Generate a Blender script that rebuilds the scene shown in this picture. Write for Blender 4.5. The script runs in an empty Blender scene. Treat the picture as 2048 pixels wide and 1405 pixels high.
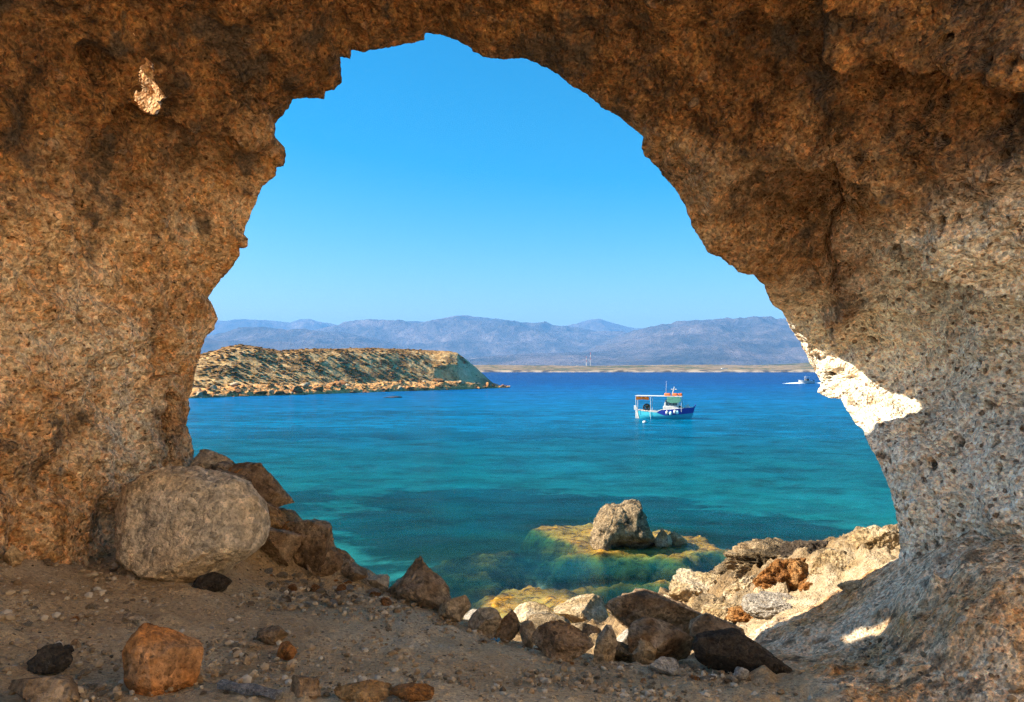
import bpy, bmesh, math, random, time
import numpy as np
from mathutils import Vector

sc = bpy.context.scene
_T0 = time.time()


def tick(n):
    print('TICK', n, round(time.time() - _T0, 1))


COL = sc.collection
R = math.radians

# ------------------------------------------------------------------ camera, sky, sun, exposure
FPX = 1607.0            # focal length in pixels of the 2048 px wide photograph
CX, HY = 1024.0, 737.0  # principal column, horizon row
CAMZ = 6.8              # eye height above the sea (sea level z = 0)
cam_d = bpy.data.cameras.new('camera')
cam_d.sensor_width = 36.0
cam_d.lens = 36.0 * FPX / 2048.0
cam_d.shift_y = (HY - 702.5) / 2048.0
cam_d.clip_start = 0.05
cam_d.clip_end = 60000
cam = bpy.data.objects.new('camera', cam_d)
COL.objects.link(cam)
cam.location = (0, 0, CAMZ)
cam.rotation_euler = (R(90), 0, 0)
sc.camera = cam

SUN_EL = R(37.0)
SUN_AZ = R(2.0)                                                # the sun stands to the left, a little behind the eye
SUN_DIR = Vector((math.cos(SUN_EL) * math.cos(SUN_AZ), math.cos(SUN_EL) * math.sin(SUN_AZ), -math.sin(SUN_EL)))   # direction the light travels
world = bpy.data.worlds.new('World')
sc.world = world
world.use_nodes = True
wn = world.node_tree
wn.nodes.clear()
w_out = wn.nodes.new('ShaderNodeOutputWorld')
w_bg = wn.nodes.new('ShaderNodeBackground')
w_sky = wn.nodes.new('ShaderNodeTexSky')
w_hsv = wn.nodes.new('ShaderNodeHueSaturation')
w_sky.sky_type = 'NISHITA'
w_sky.sun_disc = False
w_sky.sun_elevation = SUN_EL
w_sky.sun_rotation = R(-90) - SUN_AZ
w_sky.air_density = 1.0
w_sky.dust_density = 1.6
w_sky.ozone_density = 3.0
w_hsv.inputs['Hue'].default_value = 0.487
w_hsv.inputs['Saturation'].default_value = 1.7
w_hsv.inputs['Value'].default_value = 1.0
w_bg.inputs['Strength'].default_value = 0.078
wn.links.new(w_sky.outputs[0], w_hsv.inputs['Color'])
wn.links.new(w_hsv.outputs[0], w_bg.inputs['Color'])
wn.links.new(w_bg.outputs[0], w_out.inputs['Surface'])

sun_d = bpy.data.lights.new('sun', 'SUN')
sun_d.energy = 5.0
sun_d.angle = R(0.55)
sun_d.color = (1.0, 0.90, 0.74)
sun = bpy.data.objects.new('sun', sun_d)
COL.objects.link(sun)
sun.location = (-30, 5, 30)
sun.rotation_euler = SUN_DIR.to_track_quat('-Z', 'Y').to_euler()

sc.view_settings.view_transform = 'Standard'
sc.view_settings.look = 'None'
sc.view_settings.gamma = 1.0
sc.view_settings.use_curve_mapping = False
sc.view_settings.exposure = 1.52

cy = sc.cycles
cy.max_bounces = 6
cy.diffuse_bounces = 4
cy.glossy_bounces = 2
cy.transmission_bounces = 2
cy.volume_bounces = 0
cy.transparent_max_bounces = 8
cy.use_denoising = True
cy.use_adaptive_sampling = True
cy.adaptive_threshold = 0.03
cy.denoising_prefilter = 'NONE'
cy.caustics_reflective = False
cy.caustics_refractive = False

# ------------------------------------------------------------------ numeric helpers
rng = np.random.default_rng(7)
_perm = rng.permutation(256).astype(np.int64)
_perm = np.concatenate([_perm, _perm, _perm])
_g = rng.normal(size=(256, 3))
_g /= np.linalg.norm(_g, axis=1)[:, None]
_gf = _g.astype(np.float32)


_p32 = _perm.astype(np.int32)
_gx, _gy, _gz = (np.ascontiguousarray(_gf[:, k]) for k in range(3))


def perlin(p):
    p = np.asarray(p, np.float32)
    n = len(p)
    if n > 60000:     # cache-sized blocks are much faster
        return np.concatenate([perlin(p[k:k + 30000]) for k in range(0, n, 30000)])
    fl = np.floor(p)
    i = fl.astype(np.int32) & 255
    f = p - fl
    fx, fy, fz = f[:, 0], f[:, 1], f[:, 2]
    u = f * f * f * (f * (f * 6 - 15) + 10)
    ux, uy, uz = u[:, 0], u[:, 1], u[:, 2]
    ix, iy, iz = i[:, 0], i[:, 1], i[:, 2]
    res = []
    for a in (0, 1):
        pa = _p32[ix + a] + iy
        for b in (0, 1):
            pb = _p32[pa + b] + iz
            h0, h1 = _p32[pb], _p32[pb + 1]
            lin = _gx[h0] * (fx - a) + _gy[h0] * (fy - b) + _gz[h0] * fz
            lin2 = _gx[h1] * (fx - a) + _gy[h1] * (fy - b) + _gz[h1] * (fz - 1)
            res.append(lin + (lin2 - lin) * uz)
    y0 = res[0] + (res[1] - res[0]) * uy
    y1 = res[2] + (res[3] - res[2]) * uy
    return (y0 + (y1 - y0) * ux) * 1.5


def fbm(p, octv=4, gain=0.5, lac=2.03):
    p = np.asarray(p, np.float32)
    a, s, t = 1.0, 0.0, 0.0
    for k in range(octv):
        s = s + a * perlin(p + k * 17.3)
        t += a
        a *= gain
        p = p * lac
    return s / t


def ridged(p, octv=4, gain=0.5, lac=2.03):
    p = np.asarray(p, np.float32)
    a, s, t = 1.0, 0.0, 0.0
    for k in range(octv):
        s = s + a * (1 - 2 * np.abs(perlin(p + k * 31.7)))
        t += a
        a *= gain
        p = p * lac
    return s / t


_wr = rng.random((256, 4)).astype(np.float32)


def worley(p):
    """distance to the nearest feature point and that cell's random number"""
    p = np.asarray(p, np.float32)
    if len(p) > 60000:
        rs = [worley(p[k:k + 30000]) for k in range(0, len(p), 30000)]
        return np.concatenate([q[0] for q in rs]), np.concatenate([q[1] for q in rs])
    i = np.floor(p).astype(np.int64)
    f = p - i
    best = np.full(len(p), 9.0, np.float32)
    cid = np.zeros(len(p), np.float32)
    for a in (-1, 0, 1):
        for b in (-1, 0, 1):
            for c in (-1, 0, 1):
                h = _perm[_perm[_perm[(i[:, 0] + a) & 255] + ((i[:, 1] + b) & 255)] + ((i[:, 2] + c) & 255)]
                r = _wr[h]
                d = (a + r[:, 0] - f[:, 0]) ** 2 + (b + r[:, 1] - f[:, 1]) ** 2 + (c + r[:, 2] - f[:, 2]) ** 2
                m = d < best
                best[m] = d[m]
                cid[m] = r[m, 3]
    return np.sqrt(best), cid


def sstep(a, b, x):
    t = np.clip((x - a) / (b - a), 0, 1)
    return t * t * (3 - 2 * t)


def at(px, py, Y):
    return ((px - CX) / FPX * Y, Y, CAMZ + (HY - py) / FPX * Y)


def on_sea(px, py):
    Y = CAMZ * FPX / (py - HY)
    return ((px - CX) / FPX * Y, Y)


def poly_sdf(P, poly):
    """signed distance to polygon, negative inside"""
    poly = np.asarray(poly, np.float64)
    d = np.full(len(P), 1e9)
    inside = np.zeros(len(P), bool)
    n = len(poly)
    for k in range(n):
        a, b = poly[k], poly[(k + 1) % n]
        e = b - a
        w = P - a
        t = np.clip((w @ e) / (e @ e), 0, 1)
        q = w - t[:, None] * e
        d = np.minimum(d, (q * q).sum(1))
        c = ((a[1] <= P[:, 1]) & (b[1] > P[:, 1])) | ((b[1] <= P[:, 1]) & (a[1] > P[:, 1]))
        if abs(e[1]) > 1e-12:
            xi = a[0] + (P[:, 1] - a[1]) / e[1] * e[0]
            inside ^= c & (P[:, 0] < xi)
    d = np.sqrt(d)
    return np.where(inside, -d, d)


def line_dist(P, line):
    """distance to an open polyline and on which side (positive = left of its direction in x right, y down)"""
    line = np.asarray(line, np.float64)
    d = np.full(len(P), 1e9)
    side = np.zeros(len(P))
    for k in range(len(line) - 1):
        a, b = line[k], line[k + 1]
        e = b - a
        w = P - a
        t = np.clip((w @ e) / (e @ e), 0, 1)
        q = w - t[:, None] * e
        dd = (q * q).sum(1)
        s = e[0] * w[:, 1] - e[1] * w[:, 0]
        m = dd < d
        d[m] = dd[m]
        side[m] = s[m]
    return np.sqrt(d), np.sign(side)


# ------------------------------------------------------------------ object helpers
def mesh_np(name, verts, faces, attrs=None, smooth=True):
    verts = np.asarray(verts, np.float32)
    faces = np.asarray(faces, np.int32)
    k = faces.shape[1]
    me = bpy.data.meshes.new(name)
    me.vertices.add(len(verts))
    me.vertices.foreach_set('co', verts.ravel())
    me.loops.add(faces.size)
    me.loops.foreach_set('vertex_index', faces.ravel())
    me.polygons.add(len(faces))
    me.polygons.foreach_set('loop_start', np.arange(0, faces.size, k, dtype=np.int32))
    me.polygons.foreach_set('loop_total', np.full(len(faces), k, np.int32))
    me.polygons.foreach_set('use_smooth', np.full(len(faces), smooth, bool))
    for an, av in (attrs or {}).items():
        at_ = me.attributes.new(an, 'FLOAT', 'POINT')
        at_.data.foreach_set('value', np.asarray(av, np.float32))
    me.update(calc_edges=True)
    return me


def grid_faces(nr, nc, flip=False):
    a = (np.arange(nr - 1)[:, None] * nc + np.arange(nc - 1)[None, :]).ravel()
    q = np.stack([a, a + 1, a + nc + 1, a + nc], 1)
    return q[:, ::-1] if flip else q


def add(name, me, mat=None, parent=None, loc=None, rot=None):
    o = bpy.data.objects.new(name, me)
    COL.objects.link(o)
    if mat is not None and me is not None and len(me.materials) == 0:
        me.materials.append(mat)
    if parent is not None:
        o.parent = parent
    if loc is not None:
        o.location = loc
    if rot is not None:
        o.rotation_euler = rot
    return o


def tag(o, label=None, cat=None, group=None, kind=None):
    if label:
        o['label'] = label
    if cat:
        o['category'] = cat
    if group:
        o['group'] = group
    if kind:
        o['kind'] = kind
    return o


# ------------------------------------------------------------------ material helpers
class NT:
    def __init__(self, name):
        self.m = bpy.data.materials.new(name)
        self.m.use_nodes = True
        self.t = self.m.node_tree
        self.t.nodes.clear()
        self.out = self.n('ShaderNodeOutputMaterial')

    def n(self, typ, **kw):
        nd = self.t.nodes.new(typ)
        for k, v in kw.items():
            setattr(nd, k, v)
        return nd

    def set(self, sock, v):
        if hasattr(v, 'is_output') or isinstance(v, bpy.types.NodeSocket):
            self.t.links.new(v, sock)
        elif isinstance(v, (tuple, list)) and len(v) == 3 and sock.type == 'RGBA':
            sock.default_value = (*v, 1)
        else:
            sock.default_value = v

    def pos(self):
        return self.n('ShaderNodeNewGeometry').outputs['Position']

    def objco(self):
        return self.n('ShaderNodeTexCoord').outputs['Object']

    def attr(self, name):
        return self.n('ShaderNodeAttribute', attribute_name=name).outputs['Fac']

    def mapping(self, v, scale=(1, 1, 1), loc=(0, 0, 0), rot=(0, 0, 0)):
        m = self.n('ShaderNodeMapping')
        self.set(m.inputs['Vector'], v)
        m.inputs['Scale'].default_value = scale
        m.inputs['Location'].default_value = loc
        m.inputs['Rotation'].default_value = rot
        return m.outputs[0]

    def noise(self, co, scale, detail=4, rough=0.55, dist=0.0):
        nd = self.n('ShaderNodeTexNoise')
        self.set(nd.inputs['Vector'], co)
        nd.inputs['Scale'].default_value = scale
        nd.inputs['Detail'].default_value = detail
        nd.inputs['Roughness'].default_value = rough
        nd.inputs['Distortion'].default_value = dist
        return nd.outputs['Fac']

    def warp(self, co, scale, amt):
        nd = self.n('ShaderNodeTexNoise')
        self.set(nd.inputs['Vector'], co)
        nd.inputs['Scale'].default_value = scale
        nd.inputs['Detail'].default_value = 2
        a = self.n('ShaderNodeVectorMath', operation='MULTIPLY_ADD')
        self.set(a.inputs[0], nd.outputs['Color'])
        a.inputs[1].default_value = (amt, amt, amt)
        self.set(a.inputs[2], co)
        return a.outputs[0]

    def voro(self, co, scale, feature='F1'):
        nd = self.n('ShaderNodeTexVoronoi', feature=feature)
        self.set(nd.inputs['Vector'], co)
        nd.inputs['Scale'].default_value = scale
        return nd

    def ramp(self, f, stops, interp='LINEAR'):
        nd = self.n('ShaderNodeValToRGB')
        cr = nd.color_ramp
        cr.interpolation = interp
        while len(cr.elements) < len(stops):
            cr.elements.new(0.5)
        for e, (p, c) in zip(cr.elements, stops):
            e.position = p
            e.color = (c, c, c, 1) if isinstance(c, (int, float)) else (*c, 1)
        self.set(nd.inputs[0], f)
        return nd.outputs[0]

    def mix(self, a, b, f, mode='MIX'):
        nd = self.n('ShaderNodeMix', data_type='RGBA', blend_type=mode)
        self.set(nd.inputs[0], f)
        self.set(nd.inputs[6], a)
        self.set(nd.inputs[7], b)
        return nd.outputs[2]

    def math(self, op, a, b=0.0, c=0.0, clamp=False):
        nd = self.n('ShaderNodeMath', operation=op, use_clamp=clamp)
        self.set(nd.inputs[0], a)
        self.set(nd.inputs[1], b)
        self.set(nd.inputs[2], c)
        return nd.outputs[0]

    def bump(self, h, dist, strength=1.0, normal=None):
        nd = self.n('ShaderNodeBump')
        nd.inputs['Distance'].default_value = dist
        nd.inputs['Strength'].default_value = strength
        self.set(nd.inputs['Height'], h)
        if normal is not None:
            self.set(nd.inputs['Normal'], normal)
        return nd.outputs[0]

    def pbsdf(self, col, rough=0.9, normal=None, spec=0.2, metal=0.0):
        b = self.n('ShaderNodeBsdfPrincipled')
        self.set(b.inputs['Base Color'], col)
        self.set(b.inputs['Roughness'], rough)
        b.inputs['Specular IOR Level'].default_value = spec
        b.inputs['Metallic'].default_value = metal
        if normal is not None:
            self.set(b.inputs['Normal'], normal)
        return b.outputs[0]

    def done(self, shader):
        self.t.links.new(shader, self.out.inputs['Surface'])
        return self.m


def conglomerate(t, p, n1, grey_zone, rz, pit, stain):
    """cave rock: tone and zones come from the mesh, grains, clasts and pits are worked here"""
    w = t.warp(p, 9.0, 0.09)
    n2 = t.noise(p, 4.2, 5, 0.65, 0.3)
    n4 = t.noise(p, 40.0, 3, 0.75)
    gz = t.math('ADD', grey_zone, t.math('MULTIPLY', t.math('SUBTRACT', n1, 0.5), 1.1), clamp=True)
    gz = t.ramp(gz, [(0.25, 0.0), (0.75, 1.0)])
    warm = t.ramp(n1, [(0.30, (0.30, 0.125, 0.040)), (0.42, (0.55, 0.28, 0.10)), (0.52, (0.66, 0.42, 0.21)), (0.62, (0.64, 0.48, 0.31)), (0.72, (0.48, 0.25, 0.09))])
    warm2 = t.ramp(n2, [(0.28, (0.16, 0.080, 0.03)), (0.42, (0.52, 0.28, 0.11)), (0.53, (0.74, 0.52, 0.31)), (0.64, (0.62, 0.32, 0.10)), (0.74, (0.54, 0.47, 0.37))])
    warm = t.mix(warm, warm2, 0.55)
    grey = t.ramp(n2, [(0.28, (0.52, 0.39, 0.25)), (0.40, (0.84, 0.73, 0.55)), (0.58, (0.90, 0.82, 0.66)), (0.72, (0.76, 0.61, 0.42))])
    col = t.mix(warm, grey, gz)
    col = t.mix(col, t.ramp(n2, [(0.30, (0.012, 0.006, 0.003)), (0.40, (0.048, 0.020, 0.006)), (0.50, (0.145, 0.058, 0.014)), (0.60, (0.26, 0.112, 0.029)), (0.72, (0.07, 0.040, 0.018))]), t.math('MULTIPLY', rz, 0.95))  # rust-coloured rock, its darkest tones also stand in for roof shade
    # grains: every grain a little lighter or darker
    w2 = t.warp(p, 22.0, 0.035)
    g1 = t.voro(w2, 34.0)
    gr = t.ramp(g1.outputs['Color'], [(0.0, 0.34), (0.18, 0.62), (0.45, 0.95), (0.75, 1.15), (1.0, 1.85)])
    col = t.mix(col, gr, 0.78, 'MULTIPLY')
    tint = t.ramp(t.math('FRACT', t.math('MULTIPLY', g1.outputs['Color'], 5.7)), [(0.0, (1.25, 0.86, 0.62)), (0.5, (1.0, 1.0, 1.0)), (1.0, (0.86, 1.0, 1.08))])
    col = t.mix(col, tint, 0.55, 'MULTIPLY')
    g2 = t.voro(w2, 19.0)
    e2 = t.ramp(g2.outputs['Distance'], [(0.16, 1.0), (0.22, 0.0)])
    dk = t.math('MULTIPLY', e2, t.ramp(g2.outputs['Color'], [(0.68, 0.0), (0.70, 1.0)]))
    lt = t.math('MULTIPLY', e2, t.ramp(g2.outputs['Color'], [(0.22, 1.0), (0.24, 0.0)]))
    col = t.mix(col, t.mix(col, (0.30, 0.24, 0.20), 1.0, 'MULTIPLY'), t.math('MULTIPLY', dk, 0.9))
    col = t.mix(col, t.mix(col, (1.7, 1.75, 1.8), 1.0, 'MULTIPLY'), t.math('MULTIPLY', lt, 0.8))
    # clasts of other stone set in the matrix, and holes where clasts fell out
    v = t.voro(w, 6.5)
    edge = t.ramp(v.outputs['Distance'], [(0.24, 1.0), (0.30, 0.0)])
    pick = v.outputs['Color']
    cl = t.math('MULTIPLY', t.math('MULTIPLY', edge, t.ramp(pick, [(0.60, 0.0), (0.62, 1.0)])), t.math('SUBTRACT', 1.0, t.math('MULTIPLY', gz, 0.45)))
    ccol = t.ramp(t.math('FRACT', t.math('MULTIPLY', pick, 9.3)), [(0.0, (0.20, 0.105, 0.045)), (0.5, (0.46, 0.27, 0.12)), (1.0, (0.56, 0.45, 0.32))])
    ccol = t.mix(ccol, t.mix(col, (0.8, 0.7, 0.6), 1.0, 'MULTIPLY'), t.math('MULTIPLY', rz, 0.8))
    col = t.mix(col, ccol, t.math('MULTIPLY', cl, 0.75))
    v3 = t.voro(w, 13.0)
    hole = t.math('MULTIPLY', t.ramp(v3.outputs['Distance'], [(0.20, 1.0), (0.28, 0.0)]), t.ramp(v3.outputs['Color'], [(0.50, 0.0), (0.52, 1.0)]))
    hole = t.math('MULTIPLY', hole, t.math('ADD', 0.25, t.math('MULTIPLY', gz, 0.75)))
    col = t.mix(col, (0.17, 0.095, 0.045), t.math('MULTIPLY', t.math('MAXIMUM', pit, hole), 0.8))
    # dark blotchy stains, heavier on the roof
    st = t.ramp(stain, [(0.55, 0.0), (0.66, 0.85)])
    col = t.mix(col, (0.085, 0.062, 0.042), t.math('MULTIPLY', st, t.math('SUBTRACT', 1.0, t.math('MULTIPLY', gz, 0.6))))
    col = t.mix(col, t.ramp(n4, [(0.32, 0.35), (0.44, 0.92), (0.55, 1.10), (0.68, 1.6)]), 0.9, 'MULTIPLY')
    h = t.math('ADD', t.math('MULTIPLY', n4, 0.40), t.math('MULTIPLY', t.ramp(g1.outputs['Distance'], [(0.0, 1.0), (0.6, 0.0)]), 0.40))
    h = t.math('SUBTRACT', h, t.math('MULTIPLY', dk, 0.5))
    h = t.math('SUBTRACT', t.math('ADD', h, t.math('MULTIPLY', cl, 0.30)), t.math('MULTIPLY', hole, 0.8))
    return t.pbsdf(col, 0.95, t.bump(h, 0.06, 1.0), 0.12)


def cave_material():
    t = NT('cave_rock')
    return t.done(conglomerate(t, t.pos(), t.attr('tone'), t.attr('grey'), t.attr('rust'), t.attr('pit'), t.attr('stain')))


def stone_material(name, cols, scale=6.0, speck=1.0, bump=0.04, dark=None, wet=False):
    """rock material in object space, each object slightly different"""
    t = NT(name)
    info = t.n('ShaderNodeObjectInfo')
    p = t.n('ShaderNodeVectorMath', operation='ADD')
    t.set(p.inputs[0], t.objco())
    sc_ = t.n('ShaderNodeVectorMath', operation='SCALE')
    t.set(sc_.inputs[0], (3.1, 7.7, 5.3))
    t.set(sc_.inputs['Scale'], t.math('MULTIPLY', info.outputs['Random'], 20.0))
    t.set(p.inputs[1], sc_.outputs[0])
    p = p.outputs[0]
    n1 = t.noise(p, scale * 0.35, 4, 0.62, 0.4)
    n2 = t.noise(p, scale * 2.0, 4, 0.68)
    n3 = t.noise(p, scale * 9.0, 3, 0.7)
    g1 = t.voro(t.warp(p, scale * 2.5, 0.25 / scale), scale * 5.0)
    k = len(cols)
    col = t.ramp(n1, [(0.32 + 0.36 * i / max(1, k - 1), c) for i, c in enumerate(cols)])
    col = t.mix(col, t.ramp(n2, [(0.28, 0.30), (0.44, 0.85), (0.56, 1.05), (0.74, 1.40)]), 0.95 * speck, 'MULTIPLY')
    col = t.mix(col, t.ramp(n3, [(0.3, 0.45), (0.5, 1.0), (0.7, 1.3)]), 0.85 * speck, 'MULTIPLY')
    col = t.mix(col, t.ramp(g1.outputs['Color'], [(0.0, 0.32), (0.2, 0.65), (0.5, 1.0), (0.8, 1.15), (1.0, 1.8)]), 0.8 * speck, 'MULTIPLY')
    if dark is not None:
        st = t.ramp(t.noise(p, scale * 0.6, 8, 0.75, 0.6), [(0.52, 0.0), (0.62, 0.9)])
        col = t.mix(col, dark, st)
    rv = t.math('ADD', 0.86, t.math('MULTIPLY', info.outputs['Random'], 0.28))
    cmb = t.n('ShaderNodeCombineColor')
    for i in range(3):
        t.set(cmb.inputs[i], rv)
    col = t.mix(col, cmb.outputs[0], 1.0, 'MULTIPLY')
    h = t.math('ADD', n2, t.math('MULTIPLY', n3, 0.6))
    h = t.math('ADD', h, t.math('MULTIPLY', t.ramp(g1.outputs['Distance'], [(0.0, 1.0), (0.6, 0.0)]), 0.25))
    nrm = t.bump(h, bump * 1.2, 1.0)
    return t.done(t.pbsdf(col, 0.55 if wet else 0.93, nrm, 0.35 if wet else 0.12))


def plain(name, col, rough=0.6, spec=0.3, var=0.12, scale=3.0, metal=0.0):
    t = NT(name)
    n = t.noise(t.objco(), scale, 5, 0.6)
    c = t.mix(col, t.ramp(n, [(0.3, 1 - 2 * var), (0.7, 1 + var)]), 1.0, 'MULTIPLY')
    return t.done(t.pbsdf(c, rough, None, spec, metal))


M = {}
M['cave'] = cave_material()
M['tan'] = stone_material('tan_limestone', [(0.42, 0.24, 0.10), (0.50, 0.33, 0.17), (0.46, 0.34, 0.22), (0.38, 0.30, 0.21)], 5)
M['boulder'] = stone_material('pale_boulder', [(0.56, 0.37, 0.19), (0.66, 0.48, 0.29), (0.62, 0.49, 0.34), (0.54, 0.44, 0.32)], 5)
M['orange'] = stone_material('orange_rock', [(0.34, 0.125, 0.035), (0.46, 0.185, 0.055), (0.46, 0.25, 0.12)], 5)
M['brown'] = stone_material('brown_rock', [(0.11, 0.062, 0.030), (0.26, 0.155, 0.080), (0.38, 0.26, 0.155), (0.22, 0.12, 0.055)], 5)
M['dark'] = stone_material('dark_rock', [(0.045, 0.034, 0.024), (0.085, 0.062, 0.042), (0.15, 0.11, 0.075)], 7)
M['sunrock'] = stone_material('eroded_shore_rock', [(0.30, 0.19, 0.085), (0.50, 0.35, 0.18), (0.58, 0.46, 0.30), (0.42, 0.33, 0.22)], 5, 1.0, 0.06)
M['greyrock'] = stone_material('grey_eroded_rock', [(0.045, 0.033, 0.020), (0.19, 0.135, 0.075), (0.36, 0.26, 0.15), (0.24, 0.15, 0.07)], 6, 1.0, 0.06)
M['rust'] = stone_material('rusty_rock', [(0.20, 0.085, 0.028), (0.36, 0.155, 0.045), (0.44, 0.26, 0.11)], 6, 1.0, 0.06)
M['pale'] = stone_material('pale_stone', [(0.36, 0.30, 0.23), (0.48, 0.42, 0.34), (0.32, 0.26, 0.19)], 8)
M['pebble'] = stone_material('pebble_stone', [(0.36, 0.24, 0.13), (0.46, 0.35, 0.23), (0.38, 0.33, 0.27)], 9, 1.0, 0.02)
M['bouncecliff'] = stone_material('bounce_cliff', [(0.70, 0.58, 0.42), (0.78, 0.66, 0.50), (0.74, 0.60, 0.44)], 0.6, 0.4, 0.2)
M['wood'] = stone_material('weathered_wood', [(0.28, 0.25, 0.23), (0.36, 0.32, 0.28)], 14)

# ------------------------------------------------------------------ the ground: cave floor, shore and seabed
ctrl = [at(*c) for c in [
    (-250, 1405, 3.2), (0, 1405, 3.4), (500, 1405, 3.6), (1024, 1405, 3.85), (1500, 1405, 4.4), (1900, 1405, 4.7), (2300, 1405, 4.6),
    (0, 1120, 5.2), (-200, 1120, 4.6), (240, 1110, 6.2), (0, 1250, 4.3), (250, 1250, 4.8), (400, 1185, 5.6), (560, 1125, 6.7), (620, 1140, 6.8), (700, 1160, 6.8), (640, 1250, 5.4),
    (850, 1215, 6.7), (930, 1245, 6.5), (1000, 1285, 6.1), (1100, 1315, 5.8), (1250, 1335, 5.7), (1400, 1352, 5.6), (1560, 1345, 5.7),
    (1000, 1350, 4.8), (1300, 1385, 4.9), (1700, 1340, 5.6), (1750, 1295, 5.75), (1700, 1225, 6.6), (1600, 1270, 6.5),
    (1790, 1130, 6.7), (1830, 1200, 5.7), (1950, 1300, 4.85), (2048, 1200, 4.9), (2250, 1150, 5.2), (1900, 1150, 5.6), (1560, 1300, 6.4),
    (1500, 1285, 7.4), (1480, 1245, 9.2), (1400, 1255, 10.0), (1650, 1205, 8.6), (1740, 1165, 8.3), (1790, 1075, 10.4), (1700, 1110, 12.0), (1560, 1120, 13.6), (1450, 1165, 14.8), (1330, 1210, 16.6), (1850, 1090, 10.2),
    (495, 1005, 6.95), (560, 1062, 6.9), (635, 1092, 6.9), (690, 1140, 6.9), (420, 985, 6.95), (470, 1100, 7.9), (600, 1150, 7.7),
]]
ctrl += [(-2.6, 8.6, 4.6), (-1.4, 8.2, 3.7), (0.0, 8.0, 3.5), (1.2, 7.8, 3.6), (-3, 11, 2.2), (-1, 11, 1.9), (1.2, 10.5, 2.2), (-6, 9, 4.0), (-7, 12, 1.5), (-4, 15, 0.6), (0, 15, 0.75), (-9, 17, -0.6),
         (-1, 19, 0.30), (2, 18.5, 0.5), (2, 21, -0.3), (5, 19, -0.6), (8.5, 17.5, -0.6), (9, 13.5, 3.2), (12, 13, 3.5), (12, 17, -0.3), (15, 12, 3.5), (1.6, 14.0, 1.8),
         (-2, 22.5, -0.5), (-6, 20, -1.0), (-10, 24, -2.0), (0, 26, -1.5), (6, 25, -2), (14, 22, -2),
         (0, 0, 5.3), (3, 0, 5.2), (-3, 0, 5.5), (0, -4, 5.4), (-4, -4, 5.5), (5, -3, 5.3), (5.5, 3, 5.6), (-5, 3, 5.7), (-5, 6, 5.6), (5.5, 6, 5.6), (6, 9, 4.9)]
ctrl = np.array(ctrl, np.float64)


def _tps(r2):
    return 0.5 * r2 * np.log(r2 + 1e-9)


_n = len(ctrl)
_K = _tps(((ctrl[:, None, :2] - ctrl[None, :, :2]) ** 2).sum(2)) + np.eye(_n) * 0.02
_A = np.zeros((_n + 3, _n + 3))
_A[:_n, :_n] = _K
_A[:_n, _n] = 1
_A[:_n, _n + 1:] = ctrl[:, :2]
_A[_n:, :_n] = _A[:_n, _n:].T
_W = np.linalg.solve(_A, np.concatenate([ctrl[:, 2], [0, 0, 0]]))


def _land_exact(xy):
    out = np.empty(len(xy))
    for s in range(0, len(xy), 40000):
        q = xy[s:s + 40000]
        d = ((q[:, None, :] - ctrl[None, :, :2]) ** 2).sum(2)
        out[s:s + 40000] = _tps(d) @ _W[:_n] + _W[_n] + q @ _W[_n + 1:]
    return out


_GX, _GY = np.arange(-40, 40.1, 0.2), np.arange(-10, 41, 0.16)
_GZ = _land_exact(np.stack(np.meshgrid(_GX, _GY), 2).reshape(-1, 2)).reshape(len(_GY), len(_GX))


def land_z(xy):
    fx = np.clip((xy[:, 0] - _GX[0]) / 0.2, 0, len(_GX) - 1.01)
    fy = np.clip((xy[:, 1] - _GY[0]) / 0.16, 0, len(_GY) - 1.01)
    i, j = fy.astype(int), fx.astype(int)
    u, v = fx - j, fy - i
    return (_GZ[i, j] * (1 - u) + _GZ[i, j + 1] * u) * (1 - v) + (_GZ[i + 1, j] * (1 - u) + _GZ[i + 1, j + 1] * u) * v


REEF = [  # outlines of the ledges just under the water, on the sea plane
    ([(1050, 1052), (1120, 1040), (1200, 1037), (1290, 1052), (1380, 1060), (1420, 1075), (1478, 1098), (1470, 1106), (1400, 1108), (1380, 1122), (1330, 1112), (1200, 1113), (1120, 1112), (1090, 1104), (1130, 1092), (1110, 1075)], 0.06, 0.9),
    ([(915, 1225), (960, 1185), (1010, 1160), (1060, 1168), (1110, 1172), (1180, 1190), (1235, 1212), (1225, 1250), (900, 1260)], 0.03, 0.8),
    ([(1100, 1172), (1180, 1158), (1240, 1160), (1300, 1152), (1350, 1137), (1400, 1132), (1450, 1140), (1440, 1160), (1310, 1165), (1200, 1170), (1140, 1180)], 0.05, 1.0),
    ([(790, 1115), (860, 1098), (960, 1075), (1040, 1072), (1060, 1090), (1000, 1115), (1010, 1140), (960, 1165), (900, 1180), (930, 1150), (850, 1130)], 0.45, 1.6),
]
REEF = [(np.array([on_sea(*q) for q in pts]), d, w) for pts, d, w in REEF]
GRASS = [
    [(690, 985), (760, 940), (830, 903), (1000, 906), (1200, 916), (1330, 922), (1390, 945), (1415, 975), (1380, 995), (1250, 1000), (1120, 1010), (960, 1040), (830, 1035), (780, 1000)],
    [(1430, 945), (1560, 955), (1700, 985), (1790, 1000), (1790, 1080), (1650, 1085), (1560, 1060), (1500, 1020), (1420, 985)],
    [(690, 1108), (730, 1098), (790, 1102), (800, 1118), (740, 1128), (695, 1122)],
    [(840, 1145), (960, 1120), (1000, 1140), (1000, 1175), (900, 1195), (860, 1175)],
    [(1180, 1020), (1330, 1030), (1500, 1050), (1560, 1090), (1420, 1085), (1300, 1050)],
    [(480, 920), (580, 905), (620, 930), (560, 955), (490, 950)],
]
GRASS = [np.array([on_sea(*q) for q in pts]) for pts in GRASS]
_dy = np.array([0, 20, 23, 27, 33, 42, 60, 100, 160, 240, 500, 1200, 99999])
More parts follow.
